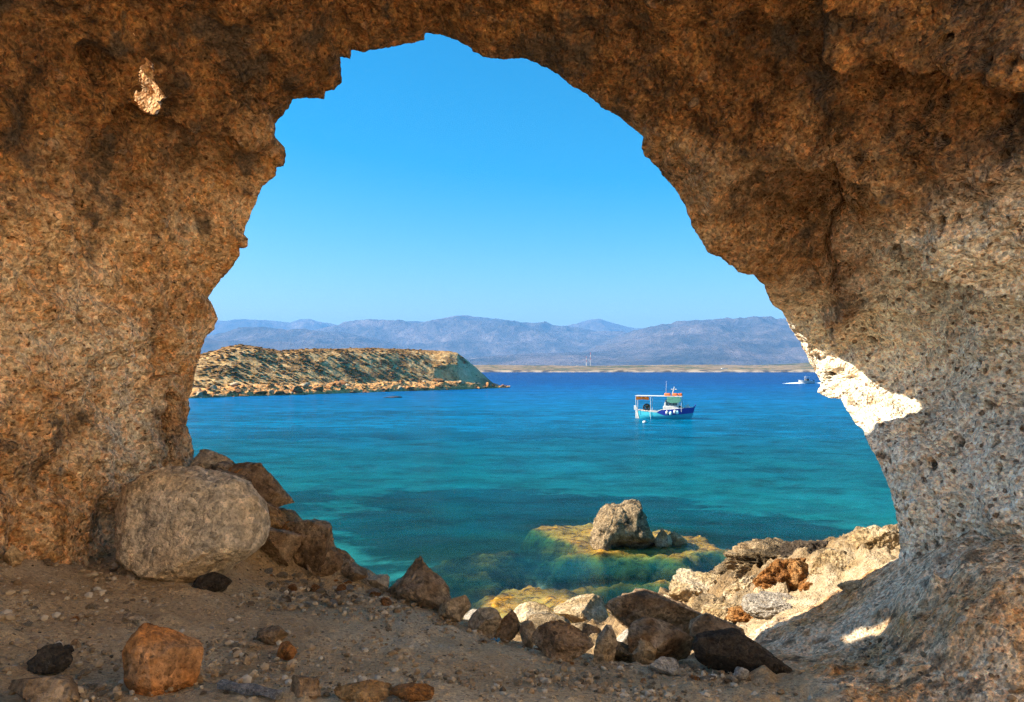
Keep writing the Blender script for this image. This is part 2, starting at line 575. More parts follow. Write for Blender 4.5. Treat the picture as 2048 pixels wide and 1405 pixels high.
_dd = np.array([0.2, 0.35, 0.8, 1.25, 1.7, 2.2, 3.0, 4.6, 7.0, 10.0, 16.0, 20.0, 20.0])


def seabed_depth(xy):
    y = xy[:, 1]
    p3 = np.stack([xy[:, 0], y, np.zeros(len(y))], 1)
    d = np.interp(y, _dy, _dd)
    d = d * (1 + 0.25 * fbm(p3 / 9.0, 3))
    near = np.where((y > 14) & (y < 48))[0]
    reef = np.zeros(len(y))
    if len(near):
        q = xy[near].copy()
        p = p3[near]
        wob = np.stack([fbm(p / 1.6, 5, 0.6), fbm(p / 1.6 + 40, 5, 0.6)], 1) * 1.0
        dn = d[near]
        rn = np.zeros(len(near))
        kn = np.zeros(len(near))
        rough = 0.42 * fbm(p / 1.4 + 3, 5, 0.62) + 0.10 * fbm(p / 0.4, 4) + 0.05
        for poly, dep, wid in REEF:
            s = poly_sdf(q + wob, poly)
            k = 1 - sstep(-wid * 0.5, wid, s)
            top = dep + rough
            dn = dn * (1 - k) + top * k
            rn = np.maximum(rn, 1 - sstep(wid * 0.3, wid * 1.3, s))
            kn = np.maximum(kn, (1 - sstep(-wid * 0.7, wid * 0.35, s)) * sstep(0.55, 0.15, top))
        d[near] = dn
        reef[near] = rn + kn      # 1 on the weedy flank, up to 2 on the golden top
    return d, reef


def grass_mask(xy):
    g = np.zeros(len(xy))
    near = np.where((xy[:, 1] > 15) & (xy[:, 1] < 110))[0]
    if len(near):
        p = np.stack([xy[near, 0], xy[near, 1], np.zeros(len(near))], 1)
        wob = np.stack([fbm(p / 4.0, 4), fbm(p / 4.0 + 40, 4)], 1) * 2.6
        q = xy[near] + wob
        s = np.full(len(near), 99.0)
        for poly in GRASS:
            s = np.minimum(s, poly_sdf(q, poly))
        # meadow broken into streaks
        br = fbm(np.stack([p[:, 0] / 3.6, p[:, 1] / 2.6, p[:, 2]], 1), 6, 0.66)
        g[near] = sstep(1.0, -1.4, s + 5.0 * br - 2.2) + 0.30 * sstep(0.05, 0.35, fbm(p / 5.0 + 8, 5, 0.65))
        g[near] = np.clip(g[near], 0, 1)
    return g


def ground_z(xy, detail=True):
    xy = np.asarray(xy, np.float64)
    y = xy[:, 1]
    land = np.where(y < 40, 0.0, -30.0)
    ii = np.where(y < 40)[0]
    land[ii] = land_z(xy[ii])
    land = land - np.clip(y - 22, 0, None) * 0.6
    dep, reef = seabed_depth(xy)
    bed = -dep
    k = 0.25
    h = np.clip(0.5 + 0.5 * (land - bed) / k, 0, 1)
    z = bed * (1 - h) + land * h + k * h * (1 - h)
    return z, h, dep, reef


def rocky_mask(xy):
    """1 on bare eroded rock, 0 on the trodden cave floor"""
    x, y = xy[:, 0], xy[:, 1]
    lip = 6.9 - 0.45 * np.clip(x + 0.8, 0, 3) + 0.10 * np.clip(x - 2.2, 0, 3)
    lip = np.where(x < -1.2, 6.9 - 0.45 * np.clip(-1.2 - x, 0, 0.8), lip)
    lip = np.where(x > 2.0, np.minimum(6.2, 5.64 + 0.5 * (x - 2.0)), lip)
    return sstep(-0.15, 0.35, y - lip)


def build_ground():
    ys = [-9.0]
    while ys[-1] < 150:
        y = ys[-1]
        if y < 2.8:
            st = 0.14
        elif y < 8.2:
            st = 0.018
        elif y < 22:
            st = 0.018 + (y - 8.2) * 0.0042
        else:
            st = 0.077 * (y / 22.0) ** 1.25
        ys.append(y + st)
    ys = np.array(ys)
    nc = 480
    u = np.linspace(-1, 1, nc)
    wid = np.interp(ys, [-9, 3, 5, 8, 22, 60, 200], [9, 4.2, 4.6, 6.5, 17, 44, 140])
    X = u[None, :] * wid[:, None]
    Yg = np.repeat(ys[:, None], nc, 1)
    xy = np.stack([X.ravel(), Yg.ravel()], 1)
    z, h, dep, reef = ground_z(xy)
    p = np.stack([xy[:, 0], xy[:, 1], z], 1)
    rock = rocky_mask(xy) * h
    floor = (1 - rocky_mask(xy)) * h
    far = np.clip(xy[:, 1] / 8.0, 1, 3)
    # rough eroded rock outside
    amp = rock * np.maximum(sstep(5.2, 9.5, xy[:, 1]), 0.45 * sstep(-0.4, -1.4, xy[:, 0]))
    sh = 1 - 0.75 * sstep(1.3, 0.2, np.abs(xy[:, 0] - 3.2)) * sstep(9.6, 8.4, xy[:, 1])   # smoother washed ramp by the right wall
    m = np.where(amp > 0.002)[0]
    pm = p[m]
    r = ridged(pm / np.array([0.8, 0.8, 0.5]), 6, 0.64) * 0.36 + fbm(pm / 1.8, 3) * 0.25
    wd, wc = worley(pm / 0.55)
    r += (0.40 - wd) * 0.40 * (wc > 0.30)
    wd, wc = worley(pm / 0.20)
    r += (0.40 - wd) * 0.13 * (wc > 0.45)
    z[m] += r * amp[m] * sh[m] * 0.85
    m = np.where((rock > 0.002) & (xy[:, 1] < 9.5))[0]
    pm = p[m]
    z[m] += rock[m] * (1 - sstep(5.2, 9.5, xy[m, 1])) * (ridged(pm / 0.45, 5, 0.6) * 0.07 + fbm(pm / 0.9, 3) * 0.06)
    # trodden floor: low swells and grit
    m = np.where((floor > 0.002) & (xy[:, 1] < 8.5))[0]
    pm = p[m]
    rt = sstep(1.2, 2.2, xy[m, 0])
    z[m] += floor[m] * (fbm(pm / 0.9, 3) * (0.06 + 0.10 * rt) + fbm(pm / 0.14, 3, 0.6) * (0.016 + 0.03 * rt) + ridged(pm / 0.35, 4, 0.6) * 0.06 * rt)
    gd, gc = worley(pm / 0.075)
    z[m] += floor[m] * np.clip(0.42 - gd, 0, 1) * 0.06 * (gc > 0.5)
    gd, gc = worley(pm / 0.22)
    z[m] += floor[m] * np.clip(0.45 - gd, 0, 1) * (0.10 + 0.14 * rt) * (gc > 0.72)
    # keep land clear of the water plane only where it is land
    rockm = np.maximum(rock, 0)
    gold = np.clip(reef - 1, 0, 1)
    reef = np.clip(reef, 0, 1)
    grass = grass_mask(xy) * (1 - reef)
    right = sstep(1.3, 2.6, xy[:, 0]) * sstep(9.0, 7.0, xy[:, 1])
    V = np.stack([xy[:, 0], xy[:, 1], z], 1)
    i1 = int(np.searchsorted(ys, 8.0))
    i2 = int(np.searchsorted(ys, 23.5))
    mats = ground_materials()
    for nm, a, b, mt in (('cave_floor', 0, i1, mats[0]), ('shore', i1, i2, mats[0]), ('seabed', i2, len(ys) - 1, mats[0])):
        s = slice(a * nc, (b + 1) * nc)
        me = mesh_np(nm, V[s], grid_faces(b + 1 - a, nc), {'rock': rockm[s], 'pale': sstep(3.0, 2.2, xy[s, 1]), 'grey': right[s], 'crag': (sstep(8.2, 11, xy[s, 1] + 1.5 * (xy[s, 0] < 2.5)) + sstep(-0.8, -1.6, xy[s, 0])).clip(0, 1), 'reef': reef[s], 'gold': gold[s], 'grass': grass[s], 'bed': (1 - h)[s]})
        o = add(nm, me, mt)
        tag(o, kind='structure')
    return


def ground_materials():
    t = NT('ground')
    p = t.pos()
    n1 = t.noise(p, 1.1, 4, 0.6, 0.3)
    n2 = t.noise(p, 7.0, 4, 0.66)
    n3 = t.noise(p, 42.0, 3, 0.7)
    n4 = t.noise(p, 150.0, 2, 0.65)
    dust = t.ramp(n1, [(0.30, (0.44, 0.275, 0.135)), (0.5, (0.58, 0.40, 0.22)), (0.68, (0.64, 0.49, 0.31))])
    v = t.voro(t.warp(p, 20.0, 0.03), 30.0)
    grit = t.ramp(v.outputs['Color'], [(0.10, (0.05, 0.04, 0.03)), (0.25, (0.38, 0.25, 0.14)), (0.5, (0.50, 0.40, 0.28)), (0.75, (0.42, 0.25, 0.11)), (0.92, (0.58, 0.50, 0.40))])
    gm = t.math('MULTIPLY', t.ramp(v.outputs['Distance'], [(0.30, 1.0), (0.38, 0.0)]), t.ramp(n2, [(0.35, 0.45), (0.6, 1.0)]))
    dust = t.mix(dust, grit, gm)
    rock = t.ramp(n1, [(0.28, (0.30, 0.17, 0.065)), (0.42, (0.46, 0.32, 0.16)), (0.55, (0.60, 0.48, 0.32)), (0.70, (0.38, 0.29, 0.18))])
    rock = t.mix(rock, t.ramp(n2, [(0.28, (0.13, 0.09, 0.05)), (0.45, (0.44, 0.31, 0.16)), (0.65, (0.66, 0.54, 0.38))]), 0.5)
    crag = t.ramp(t.noise(p, 2.6, 5, 0.7), [(0.30, (0.03, 0.022, 0.014)), (0.42, (0.12, 0.075, 0.036)), (0.50, (0.27, 0.165, 0.072)), (0.58, (0.40, 0.27, 0.14)), (0.70, (0.16, 0.11, 0.065))])
    rock = t.mix(rock, crag, t.math('MULTIPLY', t.attr('crag'), 0.85))
    col = t.mix(dust, rock, t.attr('rock'))
    col = t.mix(col, t.ramp(n1, [(0.3, (0.66, 0.55, 0.40)), (0.7, (0.78, 0.68, 0.52))]), t.attr('pale'))  # unseen ground behind the camera, made pale to bounce more light inside
    sand = t.ramp(n1, [(0.3, (0.52, 0.55, 0.43)), (0.7, (0.68, 0.70, 0.56))])
    weed = t.ramp(n2, [(0.3, (0.006, 0.012, 0.008)), (0.7, (0.03, 0.04, 0.018))])
    reef = t.ramp(t.noise(t.mapping(p, (1, 2.0, 1)), 2.0, 6, 0.72), [(0.32, (0.012, 0.010, 0.005)), (0.40, (0.16, 0.078, 0.012)), (0.50, (0.58, 0.29, 0.038)), (0.62, (0.68, 0.40, 0.085)), (0.74, (0.24, 0.15, 0.045))])
    flank = t.ramp(n2, [(0.35, (0.004, 0.005, 0.004)), (0.5, (0.014, 0.013, 0.007)), (0.68, (0.09, 0.058, 0.016))])
    reef = t.mix(flank, reef, t.attr('gold'))
    sep = t.n('ShaderNodeSeparateXYZ')
    t.set(sep.inputs[0], p)
    wet = t.ramp(t.math('ADD', sep.outputs['Z'], t.math('MULTIPLY', n2, 0.3)), [(0.18, 1.0), (0.50, 0.0)])
    col = t.mix(col, t.mix(col, (0.42, 0.33, 0.22), 1.0, 'MULTIPLY'), t.math('MULTIPLY', wet, t.attr('rock')))
    bedc = t.mix(t.mix(sand, weed, t.math('MULTIPLY', t.attr('grass'), 0.92)), reef, t.attr('reef'))
    col = t.mix(col, bedc, t.math('MAXIMUM', t.attr('bed'), t.math('MULTIPLY', t.attr('reef'), 0.9)))
    col = t.mix(col, t.ramp(n3, [(0.28, 0.55), (0.5, 1.0), (0.72, 1.25)]), 0.85, 'MULTIPLY')
    col = t.mix(col, t.ramp(n4, [(0.3, 0.62), (0.5, 1.0), (0.7, 1.2)]), 0.8, 'MULTIPLY')
    h = t.math('ADD', t.math('MULTIPLY', n3, 0.55), t.math('MULTIPLY', n4, 0.25))
    h = t.math('ADD', h, t.math('MULTIPLY', gm, 0.22))
    h = t.math('ADD', h, t.math('MULTIPLY', t.math('MULTIPLY', n2, 2.2), t.attr('rock')))
    dirt = t.pbsdf(col, 0.95, t.bump(h, 0.05, 1.0), 0.12)
    cong = conglomerate(t, p, n1, 0.34, 0.0, 0.0, t.math('MULTIPLY', n2, 1.06))
    mx = t.n('ShaderNodeMixShader')
    t.set(mx.inputs[0], t.ramp(t.math('ADD', t.attr('grey'), t.math('MULTIPLY', t.math('SUBTRACT', n2, 0.5), 0.9)), [(0.40, 0.0), (0.62, 1.0)]))
    t.t.links.new(dirt, mx.inputs[1])
    t.t.links.new(cong, mx.inputs[2])
    return [t.done(mx.outputs[0])]


build_ground()
tick('build_ground')


_LX = np.arange(-5.0, 11.0, 0.06)
_LY = np.arange(2.0, 24.0, 0.06)
_LG = ground_z(np.stack(np.meshgrid(_LX, _LY), 2).reshape(-1, 2))[0].reshape(len(_LY), len(_LX))
_HY = np.linspace(2.2, 23.9, 2400)


def ground_hit(px, py):
    x = (px - CX) / FPX * _HY
    zr = CAMZ + (HY - py) / FPX * _HY
    fx = np.clip((x - _LX[0]) / 0.06, 0, len(_LX) - 1.01)
    fy = np.clip((_HY - _LY[0]) / 0.06, 0, len(_LY) - 1.01)
    i, j = fy.astype(int), fx.astype(int)
    u, v = fx - j, fy - i
    g = (_LG[i, j] * (1 - u) + _LG[i, j + 1] * u) * (1 - v) + (_LG[i + 1, j] * (1 - u) + _LG[i + 1, j + 1] * u) * v
    k = np.where(zr < g)[0]
    return _HY[k[0]] if len(k) else 9.0


# ------------------------------------------------------------------ the cave
RIM = [  # the mouth's edge in the photograph, from the left foot over the top to the right foot; third = distance in metres
    (372, 1240, 7.0), (378, 1100), (384, 1000), (388, 912), (384, 880), (372, 850), (380, 820), (377, 800, 7.0), (384, 780), (388, 760), (392, 740), (400, 715), (404, 695), (412, 672), (428, 660), (435, 640),
    (432, 625), (424, 607), (416, 597, 6.9), (428, 577), (440, 562), (455, 545), (468, 530), (478, 512), (480, 498), (494, 495), (496, 478), (489, 470), (490, 455), (500, 435), (505, 420), (515, 400),
    (520, 380), (535, 365), (552, 352), (553, 335), (568, 333), (572, 312), (569, 296), (548, 286), (531, 291), (533, 268, 6.7), (545, 255), (560, 235), (575, 220), (586, 199), (612, 196), (649, 199), (650, 183), (668, 180),
    (684, 165), (683, 145), (680, 114), (700, 118), (703, 100, 6.5), (730, 105), (745, 100), (780, 95), (800, 91), (825, 86), (848, 81), (851, 67, 6.4), (880, 69), (905, 78), (935, 91), (945, 103), (975, 116), (1000, 119),
    (1050, 117, 6.4), (1080, 130), (1115, 148), (1140, 170), (1175, 190), (1210, 220), (1235, 231), (1262, 254), (1287, 274, 6.6), (1283, 296), (1290, 313), (1311, 330), (1325, 351), (1347, 375), (1365, 401), (1375, 425), (1385, 456, 6.8),
    (1402, 480), (1415, 505), (1440, 515), (1460, 530), (1480, 546), (1507, 551, 7.0), (1527, 570), (1535, 590), (1545, 610, 7.9), (1566, 625), (1580, 655, 8.8), (1600, 685), (1615, 715), (1630, 745, 9.0), (1643, 765), (1634, 785), (1659, 797, 8.8),
    (1680, 795), (1690, 815), (1702, 832, 7.6), (1712, 850), (1726, 860), (1735, 885, 6.85), (1750, 910), (1766, 945), (1780, 980), (1790, 1020, 6.55), (1797, 1060), (1800, 1100), (1796, 1140), (1790, 1180, 6.5), (1790, 1260, 6.5),
]


def build_cave():
    rp = np.array([q[:2] for q in RIM], float)
    seg = np.concatenate([[0], np.cumsum(np.hypot(*np.diff(rp, axis=0).T))])
    yi = [(seg[k], q[2]) for k, q in enumerate(RIM) if len(q) > 2]
    nu = 2100
    s = np.linspace(0, seg[-1], nu)
    px = np.interp(s, seg, rp[:, 0])
    py = np.interp(s, seg, rp[:, 1])
    j = np.stack([s / 15.0, s * 0, s * 0], 1)
    px = px + 4.0 * fbm(j, 3, 0.6)
    py = py + 4.0 * fbm(j + 60, 3, 0.6)
    y0 = np.interp(s, [a for a, b in yi], [b for a, b in yi])
    ker = np.hanning(61)
    ker /= ker.sum()
    y0 = np.convolve(np.pad(y0, 30, mode='edge'), ker, 'valid')
    y0 = y0 + 0.10 * fbm(j / 4 + 9, 3)
    x0 = (px - CX) / FPX * y0
    z0 = CAMZ + (HY - py) / FPX * y0
    # smoothed rim steers the interior, so that rim teeth do not run back as ridges
    def smooth(a, k):
        ker = np.hanning(2 * k + 1)
        ker /= ker.sum()
        return np.convolve(np.pad(a, k, mode='reflect', reflect_type='odd'), ker, 'valid')
    xs, zs, ysm = smooth(x0, 110), smooth(z0, 110), smooth(y0, 60)
    c = np.array([0.1, CAMZ - 0.4])
    # rows from the rim back towards the open rear, dense near the rim
    tb = np.concatenate([np.linspace(0, 0.035, 8)[:-1], np.linspace(0.035, 1, 205)])
    outer = np.array([0.05, 0.12, 0.2, 0.3, 0.45, 0.7, 1.1, 1.8, 3.0, 5.0, 9.0])[::-1]
    rows = []
    rad = np.stack([xs - c[0], zs - c[1]], 1)
    rl = np.linalg.norm(rad, axis=1)
    rd = rad / rl[:, None]
    # where the shell ends behind: further back on the left, which keeps the sun off the floor
    yend = np.interp(px, [400, 900, 1250, 1500], [3.1, 3.3, 4.3, 4.6])
    yend = smooth(yend, 150)
    # the walls flare so that they pass the edge of the view about 5 m away
    dx, dz = np.abs(xs), zs - CAMZ
    q0 = np.minimum(0.66 / np.maximum(np.abs(xs) / np.hypot(xs, dz), 1e-3), np.where(dz > 0, 0.48, 0.44) / np.maximum(np.abs(dz) / np.hypot(xs, dz), 1e-3))
    emax = np.clip(q0 * 5.0 - np.hypot(xs, dz), 0.55, 2.6)
    emax = np.where(py > 900, np.clip(emax, 0.4, 0.75), emax)
    emax = smooth(emax, 170)
    for q in outer:
        fy = y0 + 0.14 * (1 - np.exp(-q / 0.18)) - 0.02 * np.clip(q - 0.4, 0, None)
        rows.append(np.stack([x0 + rd[:, 0] * q * 0.92, fy, z0 + rd[:, 1] * q * 0.92], 1))
    n_out = len(rows)
    BK = []
    for t_ in tb:
        b = t_ * (ysm - yend)
        w = 1 - np.exp(-b / 0.22)
        e = emax * np.minimum((1 - np.exp(-b / 1.1)) / (1 - np.exp(-(ysm - 5.0) / 1.1)), 1.25) + 0.03 * b
        bx = x0 * (1 - w) + xs * w + rd[:, 0] * e
        bz = z0 * (1 - w) + zs * w + rd[:, 1] * e
        rows.append(np.stack([bx, y0 * (1 - w) + ysm * w - b, bz], 1))
        BK.append(b)
    G = np.stack(rows)                     # nr, nu, 3
    nr = len(G)
    du = np.gradient(G, axis=1)
    dv = np.gradient(G, axis=0)
    N = np.cross(du, dv)
    N /= np.linalg.norm(N, axis=2)[..., None] + 1e-9
    # inward = towards the tunnel axis
    inn = np.stack([-(rd[:, 0]), np.zeros(nu), -(rd[:, 1])], 1)[None].repeat(nr, 0)
    sgn = np.sign((N * inn).sum(2))
    N *= np.where(sgn == 0, 1, sgn)[..., None]
    N = 0.75 * N + 0.25 * inn
    N[..., 1] -= 0.15
    N /= np.linalg.norm(N, axis=2)[..., None]
    P = G.reshape(-1, 3)
    Nf = N.reshape(-1, 3)
    bk = np.concatenate([np.zeros((n_out, nu)), np.array(BK)]).ravel()
    od = np.concatenate([outer, np.zeros(len(tb))])[:, None].repeat(nu, 1).ravel()
    Yc = np.maximum(P[:, 1], 0.5)
    pix = np.stack([CX + P[:, 0] / Yc * FPX, HY - (P[:, 2] - CAMZ) / Yc * FPX], 1)
    inside = bk > 0
    ramp_ = sstep(0.0, 0.55, bk)
    ramp_s = sstep(0.0, 0.15, bk)
    d = ramp_ * (0.20 * fbm(P / 1.3, 3) + 0.16 * fbm(P / np.array([0.55, 0.55, 0.45]) + 5, 4))
    d += ramp_s * (0.085 * fbm(P / 0.24 + 3, 4, 0.62) + 0.07 * ridged(P / 0.40 + 11, 5, 0.58) + 0.022 * ridged(P / 0.09 + 2, 3, 0.6))
    # right side: pitted, knobbly; left side: smoother
    rightm = sstep(250, 900, pix[:, 0] - 900 + 0.25 * (pix[:, 1] - 500))
    wd, wc = worley(P / 0.15 + 0.35 * np.stack([fbm(P / 0.12 + k * 7, 2) for k in range(3)], 1))
    pitm = (wc > 0.64) * sstep(0.34, 0.20, wd)
    knob = (wc < 0.30) * np.clip(0.42 - wd, 0, 1) / 0.42
    d += ramp_s * (0.25 + 0.75 * rightm) * (-0.085 * pitm + 0.05 * knob)
    wd2, wc2 = worley(P / 0.42 + 7)
    d += ramp_ * (0.3 + 0.5 * rightm) * (np.clip(0.45 - wd2, 0, 1) * 0.22 * ((wc2 < 0.35) * 1.0 - (wc2 > 0.7) * 1.1))
    # sculpted forms, placed on the surface where the photograph shows them
    wob = np.stack([fbm(P / 0.35 + 21, 3), fbm(P / 0.35 + 33, 3)], 1) * 40
    q = pix + wob
    def ledge(line, h, soft, reach):
        """raise the side above / left of the line, fading away over reach px"""
        dist, sd = line_dist(q, line)
        m = sstep(-soft, soft, -dist * sd) * np.exp(-(dist / reach) ** 2)
        return np.where(sd < 0, m * h, sstep(-soft, soft, -dist * sd) * h * np.exp(-(dist / reach) ** 2))
    def blob(x, y, rx, ry, h):
        return h * np.exp(-((q[:, 0] - x) / rx) ** 2 - ((q[:, 1] - y) / ry) ** 2)
    s_ = 0
    s_ = s_ + ledge([(1640, -80), (1665, 30), (1710, 75), (1800, 78), (1880, 95), (1960, 100), (2120, 130)], 0.34, 9, 150)
    s_ = s_ + ledge([(1420, 420), (1470, 350), (1530, 300), (1640, 300), (1700, 280), (1790, 330), (1830, 420), (1900, 470)], 0.42, 10, 130)
    s_ = s_ + ledge([(95, 420), (130, 330), (150, 270), (200, 215), (260, 205), (330, 225), (400, 250), (470, 285), (540, 300)], 0.20, 8, 140)
    s_ = s_ + blob(1715, 350, 22, 35, 0.16) + blob(1590, 450, 120, 110, -0.34) + blob(1690, 640, 22, 45, 0.16) + blob(1640, 560, 60, 60, 0.10)
    s_ = s_ + blob(1470, 520, 45, 22, -0.22) + blob(165, 115, 28, 30, -0.16) + blob(300, 900, 25, 35, 0.06) + blob(1450, 160, 120, 60, 0.12)
    s_ = s_ + blob(1985, 700, 60, 160, 0.18) + blob(1880, 480, 50, 120, -0.14) + blob(1650, 740, 60, 40, 0.12)
    # cracks
    for ln, w_, h_ in (([(70, 850), (95, 800), (130, 775), (170, 745)], 5, 0.05), ([(260, 790), (330, 745), (405, 715)], 5, 0.05), ([(135, 450), (160, 500), (150, 540)], 4, 0.04), ([(1672, 330), (1668, 420), (1660, 520), (1665, 560)], 9, 0.08), ([(335, 800), (332, 870), (345, 930)], 7, 0.10)):
        dist, _ = line_dist(q, ln)
        s_ = s_ - 2.2 * h_ * np.exp(-(dist / (w_ * 0.7)) ** 2)
    d += s_ * sstep(0.03, 0.3, bk)
    d = np.where(inside, d, 0)
    # outside of the rim: rough cliff
    do = sstep(0.05, 0.8, od) * (0.5 * fbm(P / 1.5, 4))
    V = P + Nf * d[:, None]
    V[:, 1] -= np.where(od > 0, np.abs(do), 0)
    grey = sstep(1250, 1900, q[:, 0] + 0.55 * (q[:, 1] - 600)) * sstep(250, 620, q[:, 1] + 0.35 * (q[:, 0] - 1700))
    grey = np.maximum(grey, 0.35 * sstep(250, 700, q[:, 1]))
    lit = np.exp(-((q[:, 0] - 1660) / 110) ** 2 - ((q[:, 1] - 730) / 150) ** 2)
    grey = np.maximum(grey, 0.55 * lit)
    rust = sstep(430, 130, q[:, 1] - 0.10 * np.abs(q[:, 0] - 1000) + 170 * fbm(P / 0.8 + 15, 4)) * 0.95  # rusty roof rock, with the shade of roof and upper corners put into its colour
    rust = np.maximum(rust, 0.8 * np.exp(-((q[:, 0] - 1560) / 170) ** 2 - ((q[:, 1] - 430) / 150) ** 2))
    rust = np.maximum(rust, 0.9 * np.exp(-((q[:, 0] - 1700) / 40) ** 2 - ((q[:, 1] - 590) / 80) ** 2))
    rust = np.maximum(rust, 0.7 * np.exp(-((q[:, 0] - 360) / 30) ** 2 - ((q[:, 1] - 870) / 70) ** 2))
    pit = pitm * (0.25 + 0.75 * rightm)
    tone = 0.5 + 0.5 * fbm(P / 1.1 + 77 + 0.4 * np.stack([fbm(P / 1.5 + 5, 2)] * 3, 1), 6, 0.62)
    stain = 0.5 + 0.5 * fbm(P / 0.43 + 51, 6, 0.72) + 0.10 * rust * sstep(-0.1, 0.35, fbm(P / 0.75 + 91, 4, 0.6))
    grey[od > 0] = 0.8
    V3 = V.reshape(nr, nu, 3)
    F = grid_faces(nr, nu)
    # the small window through the roof on the left
    hole = np.array([(262, 132), (276, 112), (287, 122), (290, 150), (306, 165), (300, 186), (284, 200), (262, 190), (254, 172), (268, 160)], float)
    hole = (hole - hole.mean(0)) * np.array([1.2, 1.45]) + hole.mean(0)
    fc = pix[F].mean(1)
    hs = poly_sdf(fc + wob[F].mean(1) * 0.25, hole)
    keep = ~((hs < 0) & (bk[F].mean(1) > 0) & (V[F].mean(1)[:, 1] > 2))
    col_of = F[:, 0] % nu
    sA = np.searchsorted(s, seg[[k for k, r in enumerate(RIM) if r[:2] == (533, 268)][0]])
    sB = np.searchsorted(s, seg[[k for k, r in enumerate(RIM) if r[:2] == (1283, 296)][0]])
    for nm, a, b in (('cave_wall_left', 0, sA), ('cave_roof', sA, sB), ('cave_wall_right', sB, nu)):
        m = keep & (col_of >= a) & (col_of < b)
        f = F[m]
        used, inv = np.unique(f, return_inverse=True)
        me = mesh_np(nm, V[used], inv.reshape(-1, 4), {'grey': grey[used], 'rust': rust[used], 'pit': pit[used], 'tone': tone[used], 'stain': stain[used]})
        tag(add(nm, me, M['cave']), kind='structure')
    # funnel of rock round the window, widening outwards, so that the sun gets in and its sides catch the light
    hm = (np.abs(poly_sdf(pix, hole)) < 8) & inside & (P[:, 1] > 2)
    Yh = float(V[hm][:, 1].mean())
    print('HOLE Y', Yh, 'n removed', int((~keep).sum()), V[hm].mean(0))
    dir_out = -np.array(SUN_DIR)
    ctr = np.array(at(*hole.mean(0), Yh))
    ring0 = []
    nh = 64
    hp = np.concatenate([hole, hole[:1]])
    hl = np.concatenate([[0], np.cumsum(np.hypot(*np.diff(hp, axis=0).T))])
    for k in range(nh):
        sx = np.interp(k / nh * hl[-1], hl, hp[:, 0])
        sy = np.interp(k / nh * hl[-1], hl, hp[:, 1])
        sx, sy = (np.array((sx, sy)) - hole.mean(0)) * 1.25 + hole.mean(0)
        # nearest wall vertex gives the depth
        kk = np.argmin(((pix - (sx, sy)) ** 2).sum(1) + (bk <= 0) * 1e9 + (P[:, 1] < 2) * 1e9)
        ring0.append(V[kk])
    ring0 = np.array(ring0)
    fr = []
    for tt in np.linspace(0, 1, 14):
        r_ = ring0 + dir_out * (0.02 + 0.75 * tt) + (ring0 - ring0.mean(0)) * (1.5 * tt)
        fr.append(np.concatenate([r_, r_[:1]]))
    fv = np.array(fr).reshape(-1, 3)
    fv = fv + 0.05 * np.stack([fbm(fv / 0.12 + k * 9, 3) for k in range(3)], 1)
    me = mesh_np('rock_window', fv, grid_faces(14, nh + 1), {'grey': np.full(len(fv), 0.15), 'rust': np.full(len(fv), 0.0), 'pit': np.zeros(len(fv)), 'tone': np.full(len(fv), 0.5), 'stain': np.zeros(len(fv))})
    o = add('rock_window', me, M['cave'])
    o.parent = bpy.data.objects['cave_wall_left']
    return


build_cave()
tick('build_cave')


def build_bounce_cliff():
    """unseen rock face added behind the camera to bounce warm sunlight into the cave"""
    nu, nv = 160, 90
    t = np.linspace(0, 1, nu)
    # plan curve
    kx = np.interp(t, [0, 0.3, 0.6, 0.85, 1], [4.4, 4.3, 3.6, 1.0, -4.0])
    ky = np.interp(t, [0, 0.3, 0.6, 0.85, 1], [5.2, 0.0, -3.0, -5.5, -6.5])
    v = np.linspace(0, 1, nv)
    rows = []
    for vv in v:
        lean = 3.2 * vv ** 1.2
        ang = np.interp(t, [0, 0.5, 1], [0, 0.35, 1.35])
        rows.append(np.stack([kx + np.cos(ang) * lean, ky - np.sin(ang) * lean, 4.6 + 9.5 * vv + 0 * t], 1))
    V = np.array(rows).reshape(-1, 3)
    d = 0.5 * fbm(V / 1.6, 4) + 0.15 * ridged(V / 0.6, 4)
    V[:, 0] -= d * 0.8
    V[:, 1] += d * 0.4
    me = mesh_np('cliff', V, grid_faces(nv, nu), {'grey': np.full(len(V), 0.75), 'rust': np.zeros(len(V)), 'pit': np.zeros(len(V))})
    tag(add('cliff', me, M['bouncecliff']), kind='structure')  # added out of view as a sunlit reflector for the cave walls


build_bounce_cliff()

